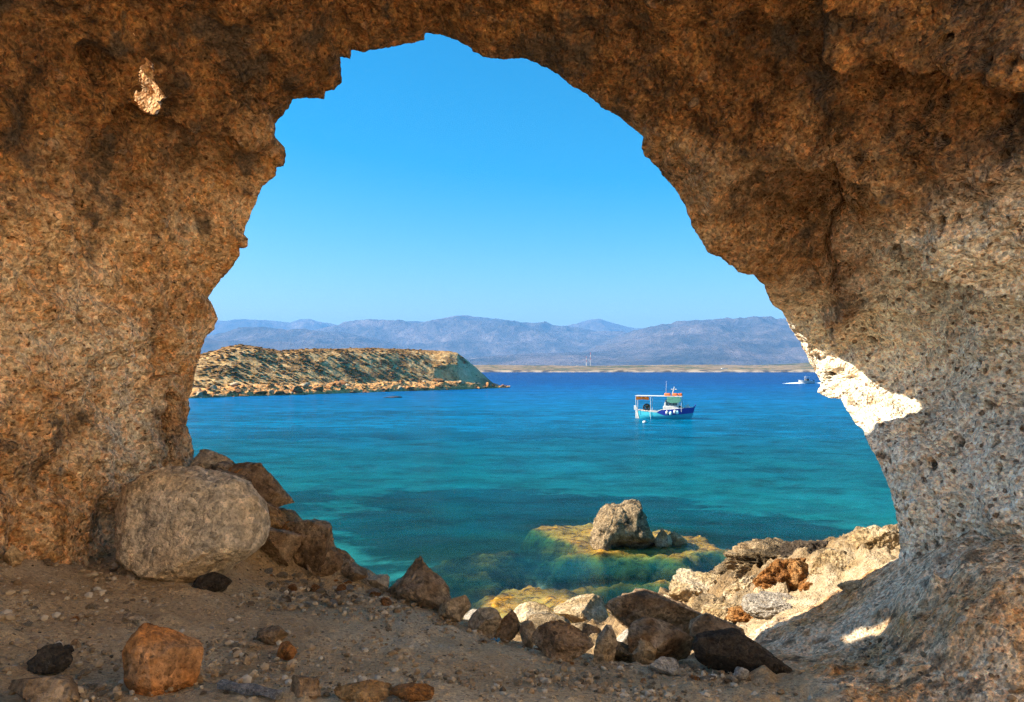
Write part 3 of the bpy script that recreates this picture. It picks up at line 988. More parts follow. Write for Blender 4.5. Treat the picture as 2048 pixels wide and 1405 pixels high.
# ------------------------------------------------------------------ the sea
def water_material():
    t = NT('sea_water')
    p = t.pos()
    dep = t.attr('depth')
    def ex(k):
        return t.math('POWER', 2.718, t.math('MULTIPLY', dep, -k))
    tint = t.n('ShaderNodeCombineColor')
    t.set(tint.inputs[0], ex(0.95))
    t.set(tint.inputs[1], ex(0.16))
    t.set(tint.inputs[2], ex(0.12))
    wt = t.math('SUBTRACT', 1.0, t.math('MULTIPLY', ex(0.18), 0.97))
    body = t.ramp(t.math('DIVIDE', dep, 20.0), [(0.0, (0.002, 0.09, 0.055)), (0.09, (0.0, 0.085, 0.110)), (0.16, (0.0, 0.125, 0.20)), (0.22, (0.0, 0.155, 0.300)), (0.38, (0.0, 0.128, 0.315)), (0.62, (0.0, 0.060, 0.215)), (1.0, (0.0, 0.030, 0.135))])
    # wind streaks
    big = t.noise(t.mapping(p, (0.02, 0.07, 1)), 1.0, 5, 0.6)
    body = t.mix(body, t.ramp(big, [(0.3, 0.72), (0.7, 1.22)]), 1.0, 'MULTIPLY')
    rip = t.noise(t.mapping(p, (0.5, 0.85, 1), rot=(0, 0, 0.22)), 0.42, 8, 0.80, 0.3)
    body = t.mix(body, t.ramp(rip, [(0.34, 0.35), (0.44, 0.75), (0.53, 1.10), (0.64, 1.75)]), 0.9, 'MULTIPLY')
    tcol = t.mix(tint.outputs[0], t.ramp(rip, [(0.34, 0.22), (0.46, 0.70), (0.56, 1.0)]), 0.85, 'MULTIPLY')
    swell = t.noise(t.mapping(p, (0.22, 0.6, 1)), 1.0, 3, 0.5)
    h = t.math('ADD', t.math('MULTIPLY', rip, 0.35), t.math('MULTIPLY', swell, 0.5))
    nrm = t.bump(h, 0.55, 0.9)
    tr = t.n('ShaderNodeBsdfTransparent')
    t.set(tr.inputs['Color'], tcol)
    df = t.n('ShaderNodeBsdfDiffuse')
    t.set(df.inputs['Color'], body)
    t.set(df.inputs['Normal'], t.bump(h, 0.25, 0.5))
    mx = t.n('ShaderNodeMixShader')
    t.set(mx.inputs[0], wt)
    t.t.links.new(tr.outputs[0], mx.inputs[1])
    t.t.links.new(df.outputs[0], mx.inputs[2])
    gl = t.n('ShaderNodeBsdfGlossy')
    gl.inputs['Roughness'].default_value = 0.12
    t.set(gl.inputs['Normal'], nrm)
    fr = t.n('ShaderNodeFresnel')
    fr.inputs['IOR'].default_value = 1.33
    t.set(fr.inputs['Normal'], nrm)
    ff = t.math('MINIMUM', t.math('MULTIPLY', fr.outputs[0], 0.6), 0.16)
    m2 = t.n('ShaderNodeMixShader')
    t.set(m2.inputs[0], ff)
    t.t.links.new(mx.outputs[0], m2.inputs[1])
    t.t.links.new(gl.outputs[0], m2.inputs[2])
    return t.done(m2.outputs[0])


def build_sea():
    ys = np.concatenate([np.linspace(9, 70, 330)[:-1], np.geomspace(70, 9500, 150)])
    nc = 260
    u = np.linspace(-1, 1, nc)
    X = u[None] * (ys[:, None] * 0.9 + 2)
    Yg = np.repeat(ys[:, None], nc, 1)
    xy = np.stack([X.ravel(), Yg.ravel()], 1)
    z, h, dep, reef = ground_z(xy)
    depth = np.maximum(-z, 0.0)
    depth = np.where(xy[:, 1] > 75, dep, depth)
    me = mesh_np('sea', np.stack([xy[:, 0], xy[:, 1], np.zeros(len(xy))], 1), grid_faces(len(ys), nc), {'depth': depth})
    tag(add('sea', me, water_material()), kind='structure')
    # deep floor beyond the modelled seabed
    ys2 = np.array([140, 400, 1000, 3000, 9500.0])
    V = [(sx * (y * 1.0 + 10), y, -max(9, min(22, y / 20))) for y in ys2 for sx in (-1, 1)]
    t = NT('deep_bed')
    mt = t.done(t.pbsdf(t.ramp(t.noise(t.pos(), 0.02, 4), [(0.3, (0.02, 0.03, 0.03)), (0.7, (0.05, 0.06, 0.05))]), 1.0))
    tag(add('seabed', mesh_np('deep_seabed', V, grid_faces(len(ys2), 2)), mt), kind='structure')


build_sea()
tick('build_sea')

# ------------------------------------------------------------------ island, far shore, mountains
def island_material():
    t = NT('island')
    p = t.pos()
    n1 = t.noise(p, 0.09, 7, 0.65, 0.4)
    n2 = t.noise(p, 0.5, 6, 0.7)
    n3 = t.noise(p, 1.8, 4, 0.7)
    col = t.ramp(n2, [(0.28, (0.22, 0.10, 0.03)), (0.43, (0.52, 0.29, 0.10)), (0.56, (0.68, 0.43, 0.18)), (0.70, (0.74, 0.54, 0.29))])
    dry = t.ramp(n3, [(0.3, (0.10, 0.045, 0.014)), (0.6, (0.30, 0.15, 0.04))])
    patch = t.math('MULTIPLY', t.ramp(t.noise(t.mapping(p, (1, 1, 2)), 0.16, 6, 0.72), [(0.47, 0.0), (0.55, 1.0)]), t.math('SUBTRACT', 1.0, t.attr('foot')))
    col = t.mix(col, t.ramp(n3, [(0.3, (0.07, 0.040, 0.014)), (0.6, (0.22, 0.115, 0.036))]), t.math('MULTIPLY', patch, 0.85))
    col = t.mix(col, dry, t.math('MULTIPLY', t.attr('top'), 0.8))
    col = t.mix(col, t.ramp(n2, [(0.3, (0.50, 0.34, 0.16)), (0.7, (0.82, 0.62, 0.36))]), t.attr('cliff'))
    col = t.mix(col, t.ramp(n3, [(0.3, (0.12, 0.06, 0.025)), (0.42, (0.60, 0.25, 0.07)), (0.6, (0.78, 0.42, 0.15))]), t.attr('foot'))
    col = t.mix(col, t.ramp(n3, [(0.3, 0.5), (0.5, 1.0), (0.7, 1.25)]), 0.9, 'MULTIPLY')
    h = t.math('ADD', n2, t.math('MULTIPLY', n3, 0.5))
    return t.done(t.pbsdf(col, 0.95, t.bump(h, 0.5, 1.0), 0.1))


ISL_PX = np.array([120, 250, 380, 480, 600, 700, 800, 870, 915, 960, 1000, 1020], float)
ISL_WY = np.array([806, 802, 797, 793.5, 790, 786.5, 783, 781, 779.5, 778, 776.5, 776], float)
TOP_PX = np.array([120, 250, 395, 410, 430, 455, 480, 510, 540, 560, 600, 700, 780, 830, 880, 900, 915, 925, 935, 950, 965, 985, 1003, 1020], float)
TOP_PY = np.array([735, 728, 712, 708, 702, 694, 691, 694, 699, 702, 699, 697, 698, 700, 702, 703, 707, 714, 721, 734, 748, 766, 773, 777], float)


def island_z(px, v):
    """world position of the island surface for photo column px (azimuth) and v = 0 waterline .. 1 back"""
    Yw = CAMZ * FPX / (np.interp(px, ISL_PX, ISL_WY) - HY)
    deep = 62.0 - 30 * sstep(850, 1020, px)
    Y = Yw + (v - 0.03) * deep
    x = (px - CX) / FPX * Y
    ty = Yw + 0.5 * deep
    zt = CAMZ + (HY - np.interp(px, TOP_PX, TOP_PY)) / FPX * ty
    prof = np.interp(v, [0, 0.03, 0.07, 0.14, 0.25, 0.40, 0.50, 0.75, 1.0], [-0.15, 0.0, 0.06, 0.18, 0.48, 0.86, 1.0, 0.95, -0.1])
    cl = sstep(860, 900, px) * sstep(985, 940, px)
    prof2 = np.interp(v, [0, 0.03, 0.08, 0.20, 0.27, 0.40, 0.50, 0.75, 1.0], [-0.15, 0.0, 0.13, 0.22, 0.62, 0.92, 1.0, 0.9, -0.1])
    prof = prof * (1 - cl) + prof2 * cl
    return x, Y, np.maximum(zt * prof, -1.5), cl, zt


def build_island():
    nu, nv = 760, 190
    px = np.linspace(120, 1020, nu)
    v = np.concatenate([np.linspace(0, 0.52, 150), np.linspace(0.53, 1, 40)])
    PX, Vv = np.meshgrid(px, v)
    x, Y, z, cl, zt = island_z(PX.ravel(), Vv.ravel())
    P = np.stack([x, Y, z], 1)
    vr = Vv.ravel()
    body = sstep(0.03, 0.10, vr) * sstep(0.95, 0.7, vr)
    z = z + body * (0.6 * fbm(P / 14, 4) + 0.20 * ridged(P / 5.0, 4, 0.5) + 0.12 * fbm(P / 1.6, 3)) * (0.45 + 0.55 * sstep(0.5, 0.42, vr)) * np.clip(zt / 9, 0.2, 1)
    foot = sstep(0.02, 0.045, vr) * sstep(0.17, 0.09, vr)
    z = z + foot * (0.7 * ridged(P / 3.0, 4, 0.6) + 0.15)
    P[:, 2] = z
    top = sstep(0.40, 0.50, vr + 0.10 * fbm(P / 10, 3)) * (1 - cl)
    cliff = cl * sstep(0.16, 0.24, vr) * sstep(905, 925, PX.ravel() + 60 * fbm(P / 12, 3))
    wl, wh = worley(P / 9.0)
    me = mesh_np('island', P, grid_faces(nv, nu), {'top': top, 'cliff': np.clip(cliff, 0, 1), 'foot': foot})
    tag(add('island', me, island_material()), kind='structure')
    return P.reshape(nv, nu, 3)


ISL = build_island()


def ico(sub):
    bm = bmesh.new()
    bmesh.ops.create_icosphere(bm, subdivisions=sub, radius=1.0)
    v = np.array([q.co[:] for q in bm.verts])
    f = np.array([[q.index for q in fc.verts] for fc in bm.faces])
    bm.free()
    return v, f


ICO = {k: ico(k) for k in (1, 2, 3, 4, 5, 6)}


def build_island_scrub():
    """low scrub over the island: thousands of small cushions, one mass"""
    r = np.random.default_rng(5)
    bv, bf = ICO[2]
    Vs, Fs, hue = [], [], []
    nv, nu, _ = ISL.shape
    k = 0
    n = 0
    while n < 1300 and k < 40000:
        k += 1
        i = int(r.integers(12, 165))
        j = int(r.integers(int(nu * 0.22), int(nu * 0.93)))
        p = ISL[i, j]
        px = CX + p[0] / p[1] * FPX
        vv = i / nv
        dens = 0.85 if vv < 0.70 else 0.5
        if px > 850:
            dens *= 0.15
        if vv < 0.20:
            dens *= 0.25
        nz = math.sin(p[0] * 0.23 + 2 * math.sin(p[1] * 0.11)) * math.sin(p[1] * 0.31 + p[0] * 0.07)
        if r.random() > dens * (0.60 + 0.5 * nz):
            continue
        s = r.uniform(0.2, 0.48) * (1.3 if r.random() < 0.12 else 1)
        q = bv * np.array([s * r.uniform(0.9, 1.6), s * r.uniform(0.9, 1.6), s * r.uniform(0.30, 0.5)]) * (1 + 0.25 * r.normal(size=(len(bv), 1)))
        Fs.append(bf + n * len(bv))
        Vs.append(q + p + np.array([0, 0, 0.1 * s]))
        hue.append(np.full(len(bv), r.random()))
        n += 1
    t = NT('scrub')
    c = t.ramp(t.attr('hue'), [(0.0, (0.09, 0.055, 0.020)), (0.4, (0.17, 0.095, 0.032)), (0.75, (0.27, 0.135, 0.045)), (1.0, (0.11, 0.090, 0.030))])
    c = t.mix(c, t.ramp(t.noise(t.pos(), 3.0, 3), [(0.3, 0.6), (0.7, 1.4)]), 1.0, 'MULTIPLY')
    mt = t.done(t.pbsdf(c, 1.0, None, 0.0))
    o = add('scrub', mesh_np('scrub', np.concatenate(Vs), np.concatenate(Fs), {'hue': np.concatenate(hue)}, False), mt)
    tag(o, 'dry brown and olive scrub covering the rocky island slope', 'scrub', kind='stuff')


build_island_scrub()
tick('build_island_scrub')


def rock_np(seed, sub, dims, rough=0.2, cuts=9, fine=0.10, erode=0.05, flat=0.0, taper=0.0):
    r = np.random.default_rng(seed)
    v, f = ICO[sub]
    v = v.copy()
    off = r.uniform(0, 90, 3)
    v += v * (rough * 1.3 * fbm(v * 1.1 + off, 3))[:, None]
    for _ in range(cuts + 3):
        n = r.normal(size=3)
        n /= np.linalg.norm(n)
        k = v @ n - r.uniform(0.36, 0.78)
        v -= np.outer(np.clip(k, 0, None) * 0.97, n)
    nn = v / (np.linalg.norm(v, axis=1)[:, None] + 1e-9)
    d = fine * 0.8 * fbm(v * 4.5 + off, 5, 0.65)
    if erode:
        d += erode * (ridged(v * 2.6 + off, 5, 0.6) - 0.3)
        wd, wc = worley(v * 3.0 + off)
        d -= erode * 0.9 * np.clip(0.4 - wd, 0, 1) * (wc > 0.4)
    v = v + nn * d[:, None]
    if taper:
        q = np.clip((v[:, 2] + 0.7) / 1.4, 0, 1)
        v[:, 0] = v[:, 0] * (1 - taper * q) - 0.15 * taper * q
        v[:, 1] *= 1 - taper * q
    if flat:
        v[:, 2] = np.sign(v[:, 2]) * np.abs(v[:, 2]) ** (1 + flat)
    lo, hi = v.min(0), v.max(0)
    v = (v - (lo + hi) / 2) / (hi - lo)
    return v * np.array(dims), f


def boulder(name, seed, sub, dims, mat, loc, rotz=0.0, sink=0.15, **kw):
    v, f = rock_np(seed, sub, dims, **kw)
    v[:, 2] += dims[2] * (0.5 - sink)
    me = mesh_np(name, v, f)
    return add(name, me, mat, loc=loc, rot=(0, 0, rotz))


# boulders along the island's waterline
def island_boulders():
    r = np.random.default_rng(11)
    protos = []
    for k in range(6):
        v, f = rock_np(300 + k, 3, (1.6, 1.3, 1.1), 0.3, 7, 0.1, 0.10)
        me = mesh_np('shore_boulder', v, f)
        me.materials.append(M['rust'] if k % 3 != 2 else M['sunrock'])
        protos.append(me)
    nv, nu, _ = ISL.shape
    js = np.sort(r.uniform(int(nu * 0.29), nu - 4, 110))
    for a, j in enumerate(js):
        j = int(np.clip(j + r.integers(-3, 4), 0, nu - 1))
        i = int(8 + 34 * r.random() ** 2)
        p = ISL[i, j]
        o = add('shore_boulder', protos[a % 6], loc=(p[0], p[1], p[2] + 0.1), rot=(r.uniform(-.3, .3), r.uniform(-.3, .3), r.uniform(0, 6.3)))
        s = 0.35 + 1.5 * r.random() ** 2.2
        o.scale = (s * r.uniform(0.8, 1.7), s, s * r.uniform(0.5, 1.0))
        where = ('under its left hump', 'left of its middle', 'at its middle', 'right of its middle', 'below its shaded cliff', 'on its low right tip')[min(5, a * 6 // 110)]
        tag(o, ('large ' if s > 1.1 else 'small ' if s < 0.6 else '') + ('tan' if a % 3 == 2 else 'rusty') + " boulder on the island's waterline " + where, 'boulder', 'boulders along the island waterline')


island_boulders()
tick('island_boulders')
x_, y_ = on_sea(785, 796)
o = boulder('reef_rock', 41, 3, (4.4, 1.6, 0.7), M['dark'], (x_, y_, -0.2), 0.1, 0.2, rough=0.35, erode=0.12)
tag(o, 'low dark rock awash in the sea in front of the island', 'rock')


def far_shore():
    D = CAMZ * FPX / (745 - HY)
    nu, nv = 500, 40
    px = np.linspace(780, 1750, nu)
    tp = np.interp(px, [780, 950, 1000, 1060, 1100, 1150, 1250, 1330, 1420, 1500, 1560, 1620, 1680, 1750], [731, 731, 731, 732, 732, 733, 732, 731, 730.5, 732, 730, 726.5, 724, 724])
    v = np.linspace(0, 1, nv)
    PX, Vv = np.meshgrid(px, v)
    Y = D + Vv * 900 - 8
    x = (PX - CX) / FPX * Y
    zt = CAMZ + (HY - np.interp(PX, px, tp)) / FPX * (D + 450)
    prof = np.interp(Vv, [0, 0.008, 0.03, 0.25, 0.5, 1], [-0.2, 0.0, 0.28, 0.6, 1.0, 1.0])
    z = zt * prof
    P = np.stack([x.ravel(), Y.ravel(), z.ravel()], 1)
    P[:, 2] += sstep(0.008, 0.05, Vv.ravel()) * (2.0 * fbm(P / 60, 4) + 1.2 * ridged(P / 18, 3))
    t = NT('far_shore')
    p = t.pos()
    n1 = t.noise(t.mapping(p, (1, 0.35, 1)), 0.02, 6, 0.7)
    n2 = t.noise(p, 0.12, 4, 0.7)
    c = t.ramp(n1, [(0.30, (0.035, 0.045, 0.016)), (0.42, (0.08, 0.085, 0.026)), (0.50, (0.19, 0.13, 0.06)), (0.60, (0.27, 0.19, 0.10)), (0.72, (0.07, 0.08, 0.024))])
    c = t.mix(c, t.ramp(n2, [(0.3, 0.45), (0.5, 1.0), (0.7, 1.2)]), 1.0, 'MULTIPLY')
    c = t.mix(c, t.ramp(t.noise(p, 0.04, 5), [(0.42, (0.05, 0.038, 0.024)), (0.58, (0.36, 0.28, 0.18))]), t.attr('foot'))
    me = mesh_np('far_shore', P, grid_faces(nv, nu), {'foot': sstep(0.06, 0.02, Vv.ravel())})
    tag(add('far_shore', me, t.done(t.pbsdf(c, 1.0, None, 0.0))), kind='structure')
    return D


FAR_D = far_shore()


def mountain_material():
    t = NT('mountain')
    p = t.pos()
    n1 = t.noise(p, 0.0022, 8, 0.66, 0.5)
    n2 = t.noise(p, 0.012, 6, 0.7)
    c = t.ramp(n1, [(0.30, (0.030, 0.034, 0.036)), (0.45, (0.085, 0.074, 0.070)), (0.58, (0.15, 0.120, 0.112)), (0.72, (0.24, 0.20, 0.19))])
    c = t.mix(c, t.ramp(n2, [(0.32, 0.45), (0.5, 1.0), (0.7, 1.3)]), 0.9, 'MULTIPLY')
    return t.done(t.pbsdf(c, 1.0, t.bump(n2, 60, 1.0), 0.0))


def mountains():
    mt = mountain_material()
    layers = [
        (8600, [(150, 668), (300, 655), (400, 645), (470, 641), (540, 644), (580, 650), (600, 643), (618, 641), (640, 648), (690, 657), (760, 652), (900, 660), (1100, 660), (1150, 650), (1175, 643), (1200, 638), (1225, 645), (1260, 655), (1400, 660), (1700, 665), (1900, 670)], 1400),
        (7000, [(150, 720), (500, 690), (600, 680), (660, 662), (690, 655), (720, 648), (760, 645), (820, 647), (850, 648), (880, 641), (915, 636), (960, 638), (1000, 640), (1030, 645), (1070, 650), (1110, 655), (1150, 657), (1250, 672), (1400, 690), (1900, 720)], 2200),
        (5600, [(150, 720), (300, 700), (400, 686), (440, 674), (500, 664), (550, 661), (600, 666), (680, 668), (740, 678), (800, 692), (900, 715), (1000, 725), (1100, 722), (1200, 690), (1260, 668), (1310, 655), (1370, 650), (1430, 645), (1480, 641), (1520, 645), (1580, 648), (1640, 652), (1750, 660), (1900, 690)], 2000),
        (4600, [(150, 728), (700, 722), (900, 718), (1050, 708), (1150, 706), (1250, 700), (1300, 690), (1350, 680), (1420, 674), (1500, 690), (1600, 680), (1700, 672), (1900, 700)], 1400),
    ]
    for k, (D, rl, dp) in enumerate(layers):
        nu, nv = 620, 120
        px = np.linspace(150, 1900, nu)
        ty = np.interp(px, [a for a, b in rl], [b for a, b in rl])
        v = np.concatenate([np.linspace(0, 1, 95), np.linspace(1.04, 1.8, 25)])
        PX, Vv = np.meshgrid(px, v)
        Y = D - dp + Vv * dp
        x = (PX - CX) / FPX * D * (0.9 + 0.1 * Vv)
        zt = CAMZ + (HY - ty)[None] / FPX * D
        z = zt * np.where(Vv <= 1, Vv ** 0.85, 1 - np.clip(Vv - 1, 0, None) ** 1.2 * 0.9)
        P = np.stack([x.ravel(), Y.ravel(), z.ravel()], 1)
        env = np.minimum(Vv * 2.0, 1).ravel() * (0.35 + 0.65 * sstep(0.0, 0.25, np.abs(Vv.ravel() - 1.0)))
        dz = 150 * (ridged(P[:, :] * np.array([1, 1, 0]) / 900.0 + k * 5, 6, 0.55) - 0.25) + 40 * fbm(P * np.array([1, 1, 0]) / 300.0, 4)
        P[:, 2] = np.maximum(P[:, 2] + dz * env * np.clip(zt.repeat(nv, 0).ravel() / 380, 0.1, 1) - 4, -6)
        tag(add('mountain', mesh_np('mountain', P, grid_faces(nv, nu)), mt), kind='structure')


mountains()
tick('mountains')

# ------------------------------------------------------------------ boats
def bm_obj(name, bm, mat, parent=None, smooth=False, loc=None):
    bmesh.ops.recalc_face_normals(bm, faces=bm.faces)
    for f in bm.faces:
        f.smooth = smooth
    me = bpy.data.meshes.new(name)
    bm.to_mesh(me)
    bm.free()
    return add(name, me, mat, parent, loc)


def b_box(bm, c, s, bev=0.0):
    r = bmesh.ops.create_cube(bm, size=1.0)
    for v in r['verts']:
        v.co = Vector((c[0] + v.co.x * s[0], c[1] + v.co.y * s[1], c[2] + v.co.z * s[2]))
    if bev:
        es = list({e for v in r['verts'] for e in v.link_edges})
        bmesh.ops.bevel(bm, geom=es, offset=bev, segments=2, affect='EDGES', profile=0.5)


def b_bar(bm, a, b, r, seg=8, r2=None):
    a, b = Vector(a), Vector(b)
    d = b - a
    rt = bmesh.ops.create_cone(bm, cap_ends=True, segments=seg, radius1=r, radius2=r if r2 is None else r2, depth=d.length)
    q = d.to_track_quat('Z', 'Y')
    for v in rt['verts']:
        v.co = (a + b) / 2 + q @ v.co


def b_torus(bm, c, R_, r, axis='y', n=20, m=8):
    vs = []
    for i in range(n):
        A = 2 * math.pi * i / n
        row = []
        for j in range(m):
            B = 2 * math.pi * j / m
            u, w, t = (R_ + r * math.cos(B)) * math.cos(A), (R_ + r * math.cos(B)) * math.sin(A), r * math.sin(B)
            p = {'y': (u, t, w), 'x': (t, u, w), 'z': (u, w, t)}[axis]
            row.append(bm.verts.new((c[0] + p[0], c[1] + p[1], c[2] + p[2])))
        vs.append(row)
    for i in range(n):
        for j in range(m):
            bm.faces.new([vs[i][j], vs[(i + 1) % n][j], vs[(i + 1) % n][(j + 1) % m], vs[i][(j + 1) % m]])


def canvas(name, c):
    t = NT(name)
    tl = t.n('ShaderNodeBsdfTranslucent')
    t.set(tl.inputs[0], c)
    mx = t.n('ShaderNodeMixShader')
    mx.inputs[0].default_value = 0.5
    t.t.links.new(t.pbsdf(t.mix(c, t.ramp(t.noise(t.objco(), 4.0, 4), [(0.3, 0.75), (0.7, 1.1)]), 1.0, 'MULTIPLY'), 0.9, None, 0.05), mx.inputs[1])
    t.t.links.new(tl.outputs[0], mx.inputs[2])
    return t.done(mx.outputs[0])


BM_ = {
    'turq': plain('turquoise_paint', (0.03, 0.36, 0.47), 0.45, 0.4, 0.10),
    'navy': plain('navy_paint', (0.012, 0.03, 0.27), 0.4, 0.4, 0.06),
    'white': plain('white_paint', (0.62, 0.61, 0.58), 0.5, 0.35, 0.12),
    'deck': plain('deck_paint', (0.55, 0.40, 0.28), 0.7, 0.2, 0.1),
    'orangecl': canvas('orange_canvas', (0.85, 0.40, 0.06)),
    'green': plain('green_canvas', (0.10, 0.30, 0.24), 0.9, 0.05, 0.08),
    'glass': plain('dark_glass', (0.02, 0.035, 0.05), 0.1, 0.6, 0.0),
    'black': plain('black_rubber', (0.02, 0.02, 0.02), 0.8, 0.2, 0.1),
    'redor': plain('lifebuoy_orange', (0.75, 0.16, 0.04), 0.6, 0.2, 0.08),
    'brass': plain('net_rope', (0.50, 0.30, 0.10), 0.9, 0.1, 0.2),
    'cyanf': plain('pale_blue_fender', (0.45, 0.72, 0.78), 0.5, 0.3, 0.05),
}


def fishing_boat():
    x_, y_ = on_sea(1331, 838)
    root = bpy.data.objects.new('fishing_boat', None)
    COL.objects.link(root)
    root.location = (x_, y_, 0)
    root.rotation_euler = (0, 0, R(-17))
    root.scale = (0.82, 0.82, 0.82)
    tag(root, 'turquoise and navy wooden fishing boat with white cabin moored in the bay', 'boat')
    L, Bm = 9.0, 1.5
    st = np.linspace(0, 1, 33)
    def half(s):      # half beam at deck
        return Bm * (max(0.0, math.sin(math.pi * (0.06 + 0.94 * s) ** 0.92)) ** 0.55 if s < 0.5 else max(0.02, (1 - ((s - 0.45) / 0.55) ** 2.3)) ** 0.8 if s > 0.45 else 1)
    def sheer(s):     # deck edge height
        return 1.15 + 0.28 * (1 - s) ** 3 + 0.95 * max(0, s - 0.35) ** 1.5
    def xat(s, z):
        rake = 0.55 * max(0, (s - 0.85) / 0.15) * (z / 2.0) - 0.25 * max(0, (0.1 - s) / 0.1) * (z / 1.4)
        return (s - 0.5) * L * 0.93 + rake
    nz = 9
    def side_pt(s, h, sg):      # h 0 keel .. 1 sheer
        zt = sheer(s)
        z = -0.55 + (zt + 0.55) * h
        full = 0.25 + 0.75 * min(1, h / 0.55) ** 0.6
        flare = 1 + 0.10 * (h - 0.5) * (s > 0.6)
        return (xat(s, z), sg * half(s) * full * flare, z)
    bm = bmesh.new()
    for sg in (-1, 1):
        g = [[bm.verts.new(side_pt(s, h, sg)) for h in np.linspace(0, 0.93, nz)] for s in st]
        for i in range(len(st) - 1):
            for j in range(nz - 1):
                bm.faces.new([g[i][j], g[i + 1][j], g[i + 1][j + 1], g[i][j + 1]])
        for e in (0, len(st) - 1):
            pass
    bmesh.ops.remove_doubles(bm, verts=bm.verts, dist=0.02)
    hull = bm_obj('hull', bm, BM_['turq'], root, True)
    # navy bulwark raised from midships to the bow
    bm = bmesh.new()
    for sg in (-1, 1):
        g = []
        for s in np.linspace(0.36, 1, 26):
            up = 0.32 * min(1, (s - 0.36) / 0.07)
            zt = sheer(s)
            g.append([bm.verts.new((xat(s, z), sg * (half(s) * (1.0 + 0.05 * (s > .6)) + 0.025), z)) for z in (zt - 0.62 * min(1, (s - 0.30) / 0.2), zt - 0.2, zt + up)])
        for i in range(len(g) - 1):
            for j in range(2):
                bm.faces.new([g[i][j], g[i + 1][j], g[i + 1][j + 1], g[i][j + 1]])
    bm_obj('bulwark', bm, BM_['navy'], root, True)
    # white rubbing strake and cap rail
    for sg in (-1, 1):
        bm = bmesh.new()
        ss = np.linspace(0, 0.98, 30)
        for a, b in zip(ss[:-1], ss[1:]):
            ua = 0.32 * min(1, max(0, (a - 0.36) / 0.07))
            ub = 0.32 * min(1, max(0, (b - 0.36) / 0.07))
            b_bar(bm, (xat(a, sheer(a)), sg * half(a), sheer(a) + ua), (xat(b, sheer(b)), sg * half(b), sheer(b) + ub), 0.055, 6)
        bm_obj('cap_rail', bm, BM_['white'], root)
    bm = bmesh.new()
    g = [[bm.verts.new((xat(s, 0.9), sg * half(s) * 0.97, sheer(s) - 0.25)) for sg in (-1, 1)] for s in st[1:-1]]
    for i in range(len(g) - 1):
        bm.faces.new([g[i][0], g[i + 1][0], g[i + 1][1], g[i][1]])
    bm_obj('deck', bm, BM_['deck'], root)
    # stern post, rudder and tiller head
    bm = bmesh.new()
    b_bar(bm, (-4.25, 0, -0.5), (-4.75, 0, 1.9), 0.11, 8)
    bm_obj('stern_post', bm, BM_['white'], root)
    bm = bmesh.new()
    b_box(bm, (-4.72, 0, 0.35), (0.42, 0.09, 1.9), 0.02)
    b_box(bm, (-4.95, 0, 1.75), (0.42, 0.16, 0.75), 0.04)
    bm_obj('rudder', bm, BM_['white'], root)
    bm = bmesh.new()
    b_bar(bm, (4.3, 0, 1.2), (4.85, 0, 2.45), 0.09, 8)
    bm_obj('stem_post', bm, BM_['navy'], root)
    # wheelhouse
    bm = bmesh.new()
    b_box(bm, (0.95, 0, 1.55), (2.5, 1.9, 1.1), 0.05)
    cab = bm_obj('wheelhouse', bm, BM_['white'], root)
    bm = bmesh.new()
    b_box(bm, (1.05, 0, 2.62), (2.0, 1.6, 1.05), 0.03)
    for v in bm.verts:
        if v.co.z < 2.6:
            v.co.x += 0.22 * (v.co.x - 1.05) / 1.0
            v.co.y *= 1.12
    bm_obj('cabin_upper', bm, BM_['white'], root)
    for (cx, w_) in ((0.33, 0.42), (0.85, 0.42), (1.37, 0.42), (1.8, 0.26)):
        for sg in (-1, 1):
            bm = bmesh.new()
            b_box(bm, (cx, sg * 0.86, 2.62), (w_, 0.05, 0.72))
            for v in bm.verts:
                if v.co.z < 2.5:
                    v.co.y += sg * 0.06
            bm_obj('window', bm, BM_['glass'], cab)
    for cy_ in (-0.5, 0, 0.5):
        bm = bmesh.new()
        b_box(bm, (2.13, cy_, 2.62), (0.05, 0.4, 0.7))
        bm_obj('window', bm, BM_['glass'], cab)
        bm = bmesh.new()
        b_box(bm, (-0.02, cy_, 2.62), (0.05, 0.36, 0.7))
        bm_obj('window', bm, BM_['glass'], cab)
    # long flat canopy on posts
    bm = bmesh.new()
    b_box(bm, (-1.05, 0, 3.68), (7.6, 2.5, 0.10), 0.03)
    for v in bm.verts:
        v.co.z += 0.06 * (v.co.x / 4) ** 2
    can = bm_obj('canopy', bm, BM_['white'], root)
    for px_ in (-4.7, -2.3, 2.65):
        for sg in (-1, 1):
            bm = bmesh.new()
            b_bar(bm, (px_, sg * 1.1, 1.2), (px_, sg * 1.15, 3.66), 0.04, 6)
            bm_obj('post', bm, BM_['white'], root)
    bm = bmesh.new()
    g = []
    for i in range(13):
        u = i / 12
        g.append([bm.verts.new((-4.65 + 2.1 * u, -1.22 - 0.04 * math.sin(u * 19), z)) for z in (3.64, 3.0 + 0.12 * math.sin(u * 3.1 + 0.6) + 0.14 * u)])
    for i in range(12):
        bm.faces.new([g[i][0], g[i + 1][0], g[i + 1][1], g[i][1]])
    bmesh.ops.solidify(bm, geom=bm.faces[:], thickness=0.03)
    bm_obj('awning', bm, BM_['orangecl'], root, True)
    bm = bmesh.new()
    g = []
    for i in range(13):
        u = i / 12
        g.append([bm.verts.new((0.35 + 2.2 * u, -1.23 - 0.05 * math.sin(u * 3.1), z)) for z in (3.64, 2.85 - 0.22 * math.sin(u * 3.1))])
    for i in range(12):
        bm.faces.new([g[i][0], g[i + 1][0], g[i + 1][1], g[i][1]])
    bmesh.ops.solidify(bm, geom=bm.faces[:], thickness=0.03)
    a2 = bm_obj('awning', bm, BM_['green'], root, True)
    a2['label'] = 'green canvas flap beside the cabin windows'
    # net winch: dark drum with rope
    bm = bmesh.new()
